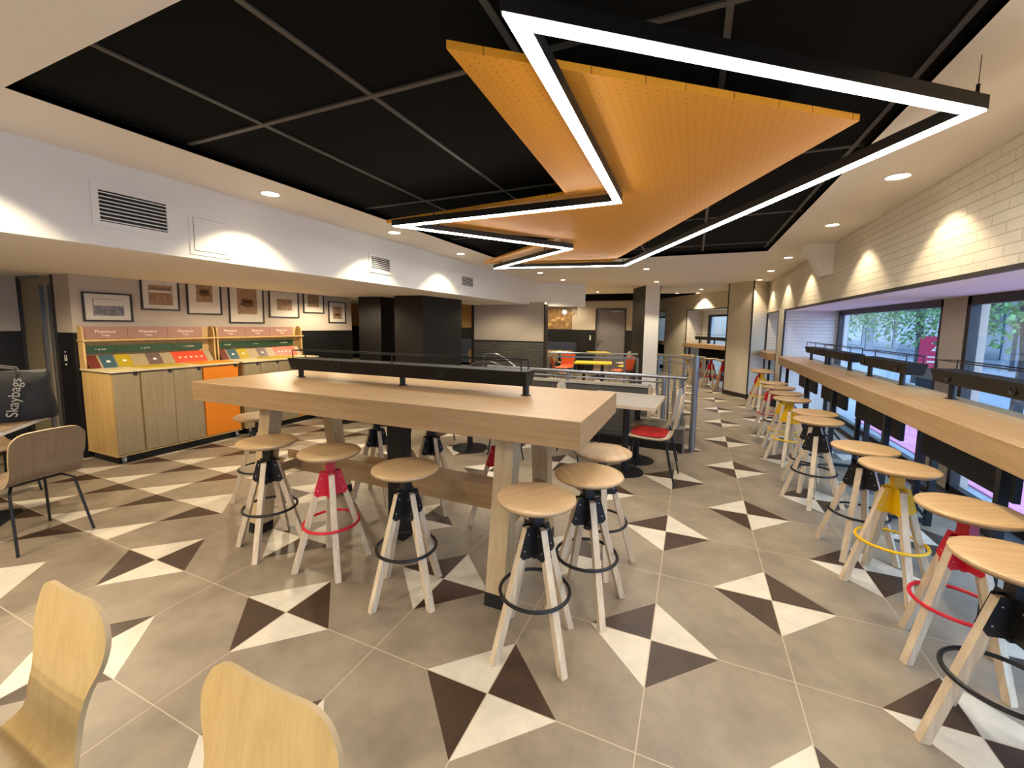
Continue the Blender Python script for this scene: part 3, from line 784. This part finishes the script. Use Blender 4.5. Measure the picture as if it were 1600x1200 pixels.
chair('dining_chair', 'brown ply chair on black legs facing the bag table at the left', (-1.09, -.19, 0), R(100), M['shellb'], waist=.385, top=.41, H=.80)
chair('dining_chair', 'brown chair hidden behind the bag table at far left, only thin legs seen', (-2.42, -.02, 0), R(-80), M['shellb'], waist=.36, top=.42, H=.78)

def round_slab(mb, x0, x1, y0, y1, z0, z1, r=.05, n=5):
    pl = []
    for cx_, cy__, a0 in ((x1-r, y1-r, 0), (x0+r, y1-r, 90), (x0+r, y0+r, 180), (x1-r, y0+r, 270)):
        for i in range(n+1):
            a = R(a0+90*i/n); pl.append((cx_+r*math.cos(a), cy__+r*math.sin(a)))
    return mb.prism(pl, z0, z1)
def pedestal_table(name, label, x, y, sx, sy, rz, topm, z=.75, bases=((0, 0),), edge=None, group=None, rb=.22, square=False):
    t = thing(name, label, 'table', (x, y, 0), rz, group)
    round_slab(MB(), -sx/2, sx/2, -sy/2, sy/2, z-.004, z).build('tabletop', topm, t)
    round_slab(MB(), -sx/2, sx/2, -sy/2, sy/2, z-.03, z-.004).build('edge_band', edge or M['edge'], t)
    for bx, by in bases:
        MB().cyl((bx, by, .01), .035, z-.045, 16).build('pedestal', M['black'], t)
        if square: round_slab(MB(), bx-.2, bx+.2, by-.2, by+.2, 0, .014, .06).build('base_plate', M['black'], t)
        else: MB().lathe([(rb, 0), (rb, .008), (.05, .02), (0, .02)], (bx, by, 0), 32).build('base_plate', M['black'], t)
    return t
pedestal_table('cafe_table', 'pale table with rounded corner at the bottom left edge', 1.63, -1.52, .70, .70, 0, M['paper'])
pedestal_table('cafe_table', 'dark table at far left carrying the black lettered bag', -1.78, -.29, .70, .70, R(-40), M['shellb'], square=True, edge=M['paper'])
pedestal_table('cafe_table', 'grey-topped table by the stair rail, right of the long table', 2.44, 3.22, .80, .86, R(-3), M['greytop'], bases=((.08, -.2), (.12, .25)), rb=.2)
chair('dining_chair', 'pale ply chair with red seat pad beside the stair rail', (2.80, 3.0, 0), R(90-4), M['shellg'], M['redf'], waist=.33, top=.38, H=.86, group='padded chairs at the grey table')
chair('dining_chair', 'pale ply chair with grey seat pad behind the red-padded one', (2.76, 3.47, 0), R(90-8), M['shellg'], M['greyf'], waist=.33, top=.38, H=.86, group='padded chairs at the grey table')
chair('dining_chair', 'pale ply chair with yellow seat pad, left of the grey table', (1.84, 3.03, 0), R(-90), M['shellg'], M['yelf'], waist=.33, top=.38, H=.82, group='padded chairs at the grey table')
chair('dining_chair', 'pale ply chair with its back to the half wall, behind the grey table', (1.87, 3.60, 0), R(-90), M['shellg'], M['greyf'], waist=.3, top=.36, H=.84, group='padded chairs at the grey table')
pedestal_table('cafe_table', 'table with round black base seen below the long tabletop', .62, 3.05, .75, .75, 0, M['greytop'])
chair('dining_chair', 'brown chair seen below the long tabletop, left of the round black base', (.05, 3.05, 0), R(-90), M['shellb'], waist=.36, top=.4, H=.80)
chair('dining_chair', 'chair with thin black legs seen below the long tabletop, right of the round black base', (1.17, 3.1, 0), R(90), M['shellb'], waist=.36, top=.4, H=.80)
pedestal_table('cafe_table', 'low table glimpsed left of the broad black column', -1.9, 3.4, .7, .7, 0, M['shellb'])

# bag
bg = thing('shopping_bag', 'black cloth bag with white script lettering on the table at far left', 'bag', (-1.775, -.10, .753), R(66))
b = MB(); n = 14
rowsb = []
for i, (z, wx, wy) in enumerate(((0, .30, .10), (.05, .31, .12), (.15, .30, .115), (.24, .285, .10), (.31, .28, .08), (.35, .275, .055), (.38, .27, .03))):
    r_ = []
    for k in range(n*2):
        a = 2*PI*k/(n*2); ca, sa = math.cos(a), math.sin(a)
        j = .006*math.sin(5*a+i*1.7)+.004*math.sin(9*a-i)
        r_.append(b.bm.verts.new((wx*math.copysign(abs(ca)**.45, ca)+j, wy*math.copysign(abs(sa)**.6, sa)+j, z+(.012*math.sin(3*a+1) if i > 4 else 0))))
    rowsb.append(r_)
for a, c in zip(rowsb, rowsb[1:]):
    for k in range(n*2): b.bm.faces.new((a[k], a[(k+1) % (n*2)], c[(k+1) % (n*2)], c[k]))
b.bm.faces.new(rowsb[0][::-1]); b.bm.faces.new(rowsb[-1])
b.build('bag_body', M['bag'], bg)
for yy in (-.04, .04): MB().tube([(-.12, yy, .36), (-.10, yy*1.5, .405), (0, yy*1.8, .425), (.10, yy*1.5, .405), (.12, yy, .36)], .008, 6).build('handle', mat('grey webbing', '#4a4845', .8), bg)
text('lettering', 'Skaybags', .086, M['greyt'], bg, (.10, -.136, .19), (R(90), R(-82), 0), 'white script lettering running upwards')

# ================================================================== TRAY STATIONS
def station(y0, L_, label, doors, grp, hood=(0, 0)):
    t = thing('tray_station', label, 'tray station', (-3.05, y0, 0), 0, grp)
    D = .63   # local x 0..D, y 0..L
    MB().box(.02, D-.02, .0, L_, .10, .99).build('carcass', M['cab'], t)
    MB().box(0, D+.005, -.006, L_+.006, .99, 1.008).build('countertop', mat('cream countertop', '#d9c79c', .3), t)
    MB().box(-.0, D+.008, -.009, L_+.009, .982, .99).build('counter_edge', M['trim'], t)
    MB().box(.02, D-.004, -.006, L_+.006, .085, .10).build('plinth_board', M['cab'], t)
    MB().box(.05, D-.06, .03, L_-.03, .0, .085).build('toe_kick', M['blackw'], t)
    for a, b_, col in doors:
        nm = 'door'
        o = MB().box(D-.02, D, a, b_, .105, .975).build(nm, M[col], t, bevel=.001)
        if col == 'orange': o['label'] = 'orange door'
        MB().cyl((D-.002, b_-.03, .965), .022, .004, 16, 'x').build('finger_hole', M['trim'], o)
    for yy in (.06, L_-.06):
        c = MB(); c.lathe([(.028, -.012), (.03, -.008), (.03, .008), (.028, .012)], (D-.03, yy, .03), 16, 'y').box(D-.045, D-.015, yy-.02, yy+.02, .045, .085); c.build('caster', M['chrome'], t)
    # hutch
    for yy in (0.0, L_+hood[1]):
        pr = [(0, 1.008), (.11, 1.008), (.10, 1.40), (.092, 1.445), (.07, 1.468), (.035, 1.475), (0, 1.475)]
        MB().slab([(x, yy, z) for x, z in pr], (0, .018, 0)).build('hutch_side', M['cab'], t)
    LL = L_+hood[1]
    MB().box(0, .13, -.01, LL+.028, 1.308, 1.327).build('shelf', M['cab'], t)
    MB().box(0, .006, .018, LL, 1.008, 1.46).build('hutch_back', M['cab'], t)
    w3 = (LL-.13)/3
    for k in range(3):
        h = MB().box(.045, .052, .02+k*w3, .016+(k+1)*w3, 1.33, 1.467).build('header_board', M['mauve'], t)
        yc = .018+(k+.5)*w3
        text('lettering', 'Plateaux', .044, M['cream'], h, (.0525, yc, 1.412), (R(90), 0, R(90)), 'cream lettering', sx=1.25)
        text('lettering', 'Trays', .034, M['cream'], h, (.0525, yc, 1.370), (R(90), 0, R(90)), 'cream lettering')
    zb0, zb1 = 1.172, 1.256; cuts = [.02, .02+.26*(LL/1.38), .02+.86*(LL/1.38), LL-.12]; a_ = .035
    for k in range(3):
        y_a, y_b = cuts[k], cuts[k+1]; zm = (zb0+zb1)/2; g_ = .008
        pts = [(0.05, y_a+(g_ if k else 0), zb0), (.05, y_b, zb0)] + ([(.05, y_b+a_, zm)] if k < 2 else []) + [(.05, y_b, zb1), (.05, y_a+(g_ if k else 0), zb1)] + ([(.05, y_a+a_+g_, zm)] if k else [])
        s_ = MB().slab(pts, (-.006, 0, 0)).build('arrow_band', M['green'], t)
        text('lettering', ('1  Je vide', '2  Je trie', '3  Je depose')[k], .026, M['cream'], s_, (.0508, (y_a+y_b)/2+.02, zm), (R(90), 0, R(90)), 'small cream lettering')
    # coloured slanted panels
    sc_ = LL/1.38
    for a, b_, c_, nm in ((.02, .115, 'pmaroon', 0), (.135, .265, 'pblue', 0), (.28, .42, 'pyellow', 0), (.58, .73, 'pgrey', 0), (.86, 1.25, 'pred', 0)):
        a, b_ = a*sc_, b_*sc_
        q = MB().slab([(.17, a-.0, 1.012), (.17, b_, 1.012), (.065, b_, 1.148), (.065, a, 1.148)], (-.006, 0, -.004)).build('sorting_panel', M[c_], t)
        if c_ == 'pred':
            for j in range(5): MB().slab([(.128, a+.06+j*.065, 1.068), (.128, a+.085+j*.065, 1.068), (.118, a+.085+j*.065, 1.081), (.118, a+.06+j*.065, 1.081)], (.002, 0, .0016)).build('pictogram', M['cream'], q)
        elif c_ != 'pmaroon':
            yc = (a+b_)/2; MB().slab([(.128, yc-.02, 1.068), (.128, yc+.02, 1.068), (.112, yc+.012, 1.088), (.112, yc-.012, 1.088)], (.002, 0, .0016)).build('pictogram', M['cream'], q)
    MB().slab([(.17, .02, 1.009), (.17, LL-.05, 1.009), (.065, LL-.05, 1.144), (.065, .02, 1.144)], (-.004, 0, -.004)).build('slanted_back', M['cabd'], t)
    return t
station(.862, 1.335, 'left oak tray station with hutch, sorting panels and one orange door',
        ((.012, .236, 'cabd'), (.258, .564, 'cabd'), (.568, .872, 'cabd'), (.895, 1.322, 'orange')), 'tray return stations', (0, .02))
station(2.262, 1.23, 'right oak tray station with hutch, partly behind the long table',
        ((.012, .23, 'cabd'), (.25, .53, 'cabd'), (.534, .815, 'cabd'), (.84, 1.23, 'orange')), 'tray return stations', (0, .13))
def tray(x, y, sx, sy, m, label, rz=0):
    o = round_slab(MB(), -sx/2, sx/2, -sy/2, sy/2, 0, .012, .03).build('serving_tray', m); o.location = (x, y, 1.0085); o.rotation_euler = (0, 0, rz)
    tag(o, label, 'tray', 'trays lying on the stations')
my, mo = mat('olive yellow tray', '#b79f2e', .4), mat('amber tray', '#e08a12', .35)
tray(-2.66, 1.42, .36, .42, my, 'olive-yellow tray on the middle of the left station')
tray(-2.64, 1.98, .34, .40, mo, 'amber tray above the orange door of the left station')
tray(-2.66, 2.95, .34, .44, my, 'olive-yellow tray on the right station')

# ================================================================== FRAMED PICTURES
def picture(y0, y1, z0, z1, pr, pm, label, kind=None):
    t = thing('framed_picture', label, 'picture', (-3.07, (y0+y1)/2, z0), 0, 'framed pictures on the left wall')
    h, H, b = (y1-y0)/2, z1-z0, .018
    MB().box(0, .02, -h, h, 0, b).box(0, .02, -h, h, H-b, H).box(0, .02, -h, -h+b, b, H-b).box(0, .02, h-b, h, b, H-b).build('frame', M['trim'], t)
    MB().box(.001, .008, -h+b, h-b, b, H-b).build('mount', M['mat'], t)
    py0, py1, pz0, pz1 = pr
    o = MB().box(.008, .0095, -h+py0*2*h, -h+py1*2*h, H*pz0, H*pz1).build('print', M[pm], t)
    yc, zc_ = -h+(py0+py1)*h, H*(pz0+pz1)/2; w_, hh = (py1-py0)*h, H*(pz1-pz0)/2
    if kind == 'bun':
        q = MB()
        for dz, sx, sz in ((-.22, .66, .12), (-.42, .72, .16)):
            pl = [(.0096, yc+w_*sx*math.cos(2*PI*i/20), zc_+hh*(dz+sz*math.sin(2*PI*i/20))) for i in range(20)]; q.slab(pl, (.0006, 0, 0))
        q.build('drawing', M['bun'], o)
        MB().box(.0096, .0102, yc-w_*.85, yc+w_*.85, zc_+hh*.62, zc_+hh*.85).build('title_block', M['shellb'], o)
    if kind == 'title':
        MB().box(.0096, .0102, yc-w_*.85, yc+w_*.85, zc_+hh*.55, zc_+hh*.75).build('title_block', M['shellb'], o)
        MB().box(.0096, .0100, yc-w_*.95, yc+w_*.95, zc_+hh*.25, zc_+hh*.45).build('title_block', M['mat'], o)
    if kind == 'sky':
        MB().box(.0096, .0100, yc-w_*.95, yc+w_*.98, zc_+hh*.2, zc_+hh*.95).build('drawing', M['mat'], o)
picture(.93, 1.38, 1.525, 1.852, (.2, .82, .2, .78), 'grey_print', 'wide black-framed grey landscape print, lowest at the left end', 'sky')
picture(1.47, 1.89, 1.672, 2.062, (.2, .82, .17, .8), 'sepia', 'black-framed sepia print with a title line, second from the left', 'title')
picture(1.977, 2.422, 1.633, 2.2, (.27, .74, .3, .98), 'sepia', 'black-framed sepia print of a bun, third from the left', 'bun')
picture(2.52, 3.06, 1.52, 2.2, (.24, .80, .2, .95), 'sepia', 'largest and lowest-hanging black-framed print, fourth from the left', 'bun')
picture(3.15, 3.695, 1.615, 2.045, (.26, .76, .28, .70), 'sepia', 'black-framed small sepia collage with wide mount, fifth from the left')
picture(3.787, 4.222, 1.705, 2.2, (.22, .76, .22, .95), 'sepia', 'black-framed upright sepia collage under the ceiling, sixth from the left')
picture(4.325, 4.743, 1.54, 1.935, (.26, .76, .2, .78), 'sepia', 'smallest black-framed print, last at the right end', 'bun')
wp = thing('wall_art', 'brown collage panel on the far wall above the navy bench', 'picture', (-1.25, 12.245, 1.42), 0)
MB().box(-.48, .62, -.012, 0, 0, .69).build('panel', mat('brown collage', '#80603a', .5, noise=.6, nscale=7), wp)
m_ = MB()
for i in range(7): 
    x_, z_ = -.40+.16*i+random.random()*.04, .08+.5*random.random(); m_.box(x_, x_+.12, -.015, -.012, z_, z_+.07)
m_.build('drawing', mat('tan collage shapes', '#b08d5c', .5), wp)
gl = thing('globe_light', 'small glowing white globe light before the brown collage panel', 'light', (-.35, 10.4, 1.93))
MB().lathe([(0, -.055)]+[(.055*math.cos(R(a)), .055*math.sin(R(a))) for a in range(-75, 90, 15)]+[(0, .055)], seg=16).build('globe', emit('globe glow', (1, .93, .8), 12), gl)
MB().cyl((0, 0, .055), .003, .54, 6).build('cord', M['black'], gl)
# toilet sign on the dark strip, toilet sign far wall, round sign
sg = thing('toilet_sign', 'small black sign with white figures on the strip beside the khaki door', 'sign', (-3.25, .832, 1.02))
MB().box(-.045, .045, -.006, 0, 0, .19).build('plate', M['black'], sg)
m_ = MB()
for x_ in (-.018, .018): m_.lathe([(0, 0), (.008, 0), (.008, .001), (0, .001)], (x_, -.0072, .125), 10, 'y').box(x_-.009, x_+.009, -.0072, -.0062, .065, .113)
m_.box(-.012, .012, -.0072, -.0062, .16, .172).box(-.02, .02, -.0072, -.0062, .02, .035)
m_.build('pictogram', M['paper'], sg)
sg = thing('round_sign', 'round white emblem on the dark panel above the black bag', 'sign', (-4.296, .45, 1.17))
MB().tube([(.004, .06*math.cos(R(q)), .06*math.sin(R(q))) for q in range(0, 360, 20)], .006, 6, True).build('rim', M['paper'], sg)
MB().lathe([(0, 0), (.028, 0), (.028, .003), (0, .003)], (.002, 0, -.005), 14, 'x').build('emblem', M['paper'], sg)
sg = thing('toilet_sign', 'small white figure sign on the black wall left of the grey door', 'sign', (.06, 11.99, 1.08))
MB().box(-.07, .07, -.004, 0, -.05, .18).build('plate', M['black'], sg)
MB().lathe([(0, 0), (.025, 0), (.025, .002), (0, .002)], (0, -.006, .13), 12, 'y').prism([(-.02, -.006), (.02, -.006), (.02, -.004), (-.02, -.004)], .0, .1).build('pictogram', M['paper'], sg)

# ================================================================== STAIR RAILS AND HALF WALL
struct('half_wall', MB().box(.2, 2.62, 4.12, 4.24, 0, .76), M['dbrick'], 'grey brick half wall round the stair opening')
struct('half_wall_cap', MB().box(.18, 2.64, 4.10, 4.26, .76, .785), M['greytop'])
struct('half_wall_end', MB().box(2.621, 2.66, 4.11, 4.25, 0, .785), M['edge'])
struct('half_wall_low', MB().box(2.66, 3.07, 4.03, 4.2, .09, .275), M['dbrick'])
struct('half_wall_low_cap', MB().box(2.66, 3.08, 4.02, 4.21, .275, .287).box(3.06, 3.08, 4.02, 4.21, 0, .28), M['chrome'])
struct('half_wall_base', MB().box(.2, 3.06, 4.02, 4.11, 0, .10), M['blackw'])
struct('half_wall_side', MB().prism([(3.06, 4.2), (3.08, 4.2), (2.9, 7.4), (2.78, 7.4)], .0, .275), M['dbrick'])
rl = thing('stair_rail', 'brushed steel rail along the near side of the stair opening', 'railing')
MB().tube([(.3, 4.17, .915), (3.07, 4.08, .915)], .022, 10).build('handrail', M['chrome'], rl)
MB().tube([(.3, 4.17, .845), (2.80, 4.10, .845)], .012, 8).build('lower_rail', M['chrome'], rl)
for x, y in ((1.55, 4.15), (2.81, 4.07)): MB().cyl((x, y, 0 if x > 2.7 else .785), .028 if x > 2.7 else .02, .90 if x > 2.7 else .11, 14).build('post', M['chrome'], rl)
rr = thing('stair_rail', 'brushed steel rail with tall end post along the right side of the stair opening', 'railing')
MB().cyl((3.165, 4.12, 0), .036, 1.19, 18).build('newel_post', M['chrome'], rr)
MB().tube([(3.15, 4.16, 1.15), (2.55, 6.4, 1.05)], .018, 10).build('handrail', M['chrome'], rr)
MB().tube([(3.15, 4.16, 1.07), (2.55, 6.4, .965)], .012, 8).build('lower_rail', M['chrome'], rr)
for k in range(3):
    MB().cyl((3.02-.22*k, 4.65+.82*k, .0), .016, 1.12-.04*k, 12).build('post', M['chrome'], rr)
for x in (2.93, 3.0): MB().box(x-.015, x+.015, 4.10, 4.13, .287, .9).build('baluster', M['chrome'], rr)
rf = thing('stair_rail', 'brushed steel framed rail on the far side of the stair opening', 'railing')
MB().tube([(.35, 6.9, .975), (2.1, 7.35, .975)], .02, 10).build('handrail', M['chrome'], rf)
MB().beam((.35, 6.9, .895), (2.1, 7.35, .895), .03, .03).build('lower_rail', M['chrome'], rf)
MB().beam((.35, 6.9, .3), (2.1, 7.35, .3), .03, .03).build('lower_rail', M['chrome'], rf)
for k in (0, .86, 1): MB().box(.35+1.75*k-.02, .35+1.75*k+.02, 6.9+.45*k-.015, 6.9+.45*k+.015, .0, .9).build('post', M['chrome'], rf)
rs = thing('stair_handrail', 'bent steel handrail hooking down the stairs before the dark brick', 'railing')
MB().tube([(-.83, 6.2, 0), (-.83, 6.2, .85), (-.82, 6.2, .90), (-.78, 6.2, .935), (-.50, 6.2, .94), (-.36, 6.2, .88), (.2, 6.2, .50), (.2, 6.2, 0)], .021, 10).build('handrail', M['chrome'], rs)
MB().tube([(-1.11, 6.1, 0), (-1.11, 6.1, .70), (-.90, 6.1, .765), (-.59, 6.1, .79), (-.32, 6.1, .715), (0, 6.1, .5), (0, 6.1, 0)], .018, 8).build('lower_rail', M['chrome'], rs)

# ================================================================== FAR DINING AREA
def far_chair(x, y, rz, m, label):
    chair('dining_chair', label, (x, y, 0), R(rz), m, waist=.36, top=.42, H=.82, group='chairs in the far dining area', legs='chrome')
pedestal_table('cafe_table', 'yellow-topped table just beyond the far stair rail', 1.10, 7.80, .80, .58, R(10), M['ylam'], z=.74, bases=((-.2, 0), (.2, 0)), edge=M['ylam'], group='yellow tables in the far area')
pedestal_table('cafe_table', 'yellow-topped table before the grey door', .62, 11.05, 1.15, .60, R(-62), M['ylam'], bases=((-.3, 0), (.3, 0)), edge=M['ylam'], group='yellow tables in the far area')
pedestal_table('cafe_table', 'yellow-topped table along the navy bench', -1.0, 11.1, 1.3, .6, 0, M['ylam'], bases=((-.3, 0), (.3, 0)), edge=M['ylam'], group='yellow tables in the far area')
far_chair(.28, 8.15, -60, M['orf'], 'orange chair at the left of the nearest yellow table')
far_chair(.0, 9.3, 170, M['orf'], 'orange chair farther back, left of the nearest yellow table')
far_chair(1.52, 9.15, 60, M['orf'], 'orange chair right of the nearest yellow table, by the pillar')
far_chair(-.68, 10.55, 0, M['seat'], 'light wooden chair with its back to us at the bench table, left one')
far_chair(-.22, 10.55, 0, M['seat'], 'light wooden chair with its back to us at the bench table, right one')
far_chair(1.28, 11.3, 60, M['shellg'], 'pale chair right of the table before the grey door')
far_chair(1.5, 10.3, 60, M['ylam'], 'yellow chair before the dark flank of the pillar')
far_chair(1.1, 8.5, 180, M['shellb'], 'brown chair behind the nearest yellow table')
bn = thing('bench', 'navy upholstered bench along the far wall under the collage', 'bench', (-1.2, 11.95, 0))
MB().box(-.7, .83, -.25, .2, .1, .45).build('seat', M['navy'], bn, bevel=.01)
MB().box(-.7, .83, .2, .28, .45, .98).build('backrest', M['navy'], bn, bevel=.01)
bn = thing('bench', 'navy upholstered bench below the slatted wall at the back left', 'bench', (-3.8, 12.7, 0))
MB().box(-1.6, 1.6, -.25, .2, .1, .45).build('seat', M['navy'], bn, bevel=.01)
MB().box(-1.6, 1.6, .2, .28, .45, .98).build('backrest', M['navy'], bn, bevel=.01)
far_chair(-2.65, 9.3, 20, M['seat'], 'light wooden chair seen between the black column and the grey wall')
far_chair(-6.3, 9.6, -30, M['seat'], 'light wooden chair at far left behind the power box, farther one')
far_chair(-5.2, 8.4, -20, M['seat'], 'light wooden chair at far left behind the power box, nearer one')
pedestal_table('cafe_table', 'white table behind the far left chairs', -5.9, 10.2, .8, .7, 0, M['paper'])
pedestal_table('cafe_table', 'yellow-lit table seen between the black column and the grey wall', -2.5, 10.3, .8, .7, 0, M['paper'])

# ================================================================== STREET
def street():
    st = MB().box(5.5, 60, -30, 90, -.2, -.12).build('pavement', mat('blue grey paving', '#8b94a0', .5, noise=.2, nscale=1.5)); st['kind'] = 'structure'
    tr = MB().box(5.9, 8.0, .5, 8.0, -.12, -.10).build('terrace_mat', mat('rose terrace mat', '#d47fa8', .6, noise=.15, nscale=2)); tag(tr, 'rose-pink terrace mat on the pavement outside the windows', 'mat')
    fm = mat('pale stone facade', '#5f6873', .8, noise=.15, nscale=.7); gm = mat('dark shop glass', '#26323d', .15); cm = mat('cornice stone', '#929ba6', .7)
    lab = ('pale stone building across the street nearest the window pier', 'pale stone building across the street behind the tree', 'pale stone building farthest along the street')
    for k, (y0, y1, h) in enumerate(((6, 22, 13), (22.3, 38, 15), (38.3, 62, 12))):
        t = thing('street_building', lab[k], 'building', (15, 0, 0), 0, 'buildings across the street')
        MB().box(0, 6, y0, y1, -.12, h).build('wall', fm, t)
        for f in range(4):
            z = 3.6+f*3
            MB().box(-.15, 0, y0, y1, z-.35, z-.15).build('cornice', cm, t)
            yy = y0+1
            while yy < y1-1.5:
                w_ = MB().box(-.03, 0, yy, yy+1.3, z, z+1.9).build('window', gm, t); yy += 2.6
        yy = y0+.6
        while yy < y1-3: MB().box(-.04, 0, yy, yy+3, .3, 2.7).build('shop_window', gm, t); yy += 3.5
        MB().hexa([(-1.2, y0+.5, 2.7), (0, y0+.5, 3.0), (0, y1-.5, 3.0), (-1.2, y1-.5, 2.7), (-1.2, y0+.5, 2.75), (0, y0+.5, 3.08), (0, y1-.5, 3.08), (-1.2, y1-.5, 2.75)]).build('awning', mat('red awning %d' % k, '#a3263a', .7), t)
    k = thing('kiosk_sign', 'red advertising panel with white numerals on the pavement outside', 'sign', (8.55, 11.6, -.12), R(-23))
    MB().box(-.45, .45, -.06, .06, .1, .75).build('base', M['blackw'], k)
    MB().box(-.45, .45, -.06, .06, .75, 1.5).build('panel', mat('crimson panel', '#b01c48', .5), k)
    text('lettering', '2,00', .30, M['paper'], k, (0, -.062, 1.25), (R(90), 0, 0), 'white numerals')
    MB().box(-.3, .3, -.064, -.06, .88, .92).box(-.3, .3, -.064, -.06, 1.0, 1.03).build('text_lines', M['paper'], k)
    lv = [mat('leaf green', '#5a7f4c', .7, noise=.3, nscale=3), mat('leaf olive', '#93a060', .7, noise=.3, nscale=3)]
    bk = mat('tree bark', '#3c3a3a', .9)
    for n_, (x, y, lb) in enumerate(((9.5, 15.5, 'street tree seen through the window left of the pier'), (10.2, 25, 'street tree farther along the pavement'), (8.6, 9.2, 'street tree seen through the window right of the pier'), (9.0, 36, 'street tree seen through the far niche window'))):
        t = thing('street_tree', lb, 'tree', (x, y, -.12), 0, 'trees on the pavement')
        MB().tube([(0, 0, 0), (.05, 0, 1.2), (-.03, .05, 2.4), (.1, 0, 4)], .09, 8).build('trunk', bk, t)
        f = MB(); rnd = random.Random(n_)
        for i in range(5200):
            a, b_, c_ = max(-2.2, min(2.2, rnd.gauss(0, 1.05))), max(-2.2, min(2.2, rnd.gauss(0, 1.05))), rnd.gauss(2.9, .85)
            if c_ < 1.25: continue
            s_ = .035+.045*rnd.random(); n1 = Vector((rnd.gauss(0, 1), rnd.gauss(0, 1), rnd.gauss(0, 1))).normalized(); u_ = n1.orthogonal().normalized()*s_; v_ = n1.cross(u_)
            p_ = Vector((a, b_, c_)); f.poly([tuple(p_-u_), tuple(p_-v_*.6), tuple(p_+u_), tuple(p_+v_*.6)], [(0, 1, 2, 3)])
        f.build('foliage', lv[n_ % 2], t)
street()
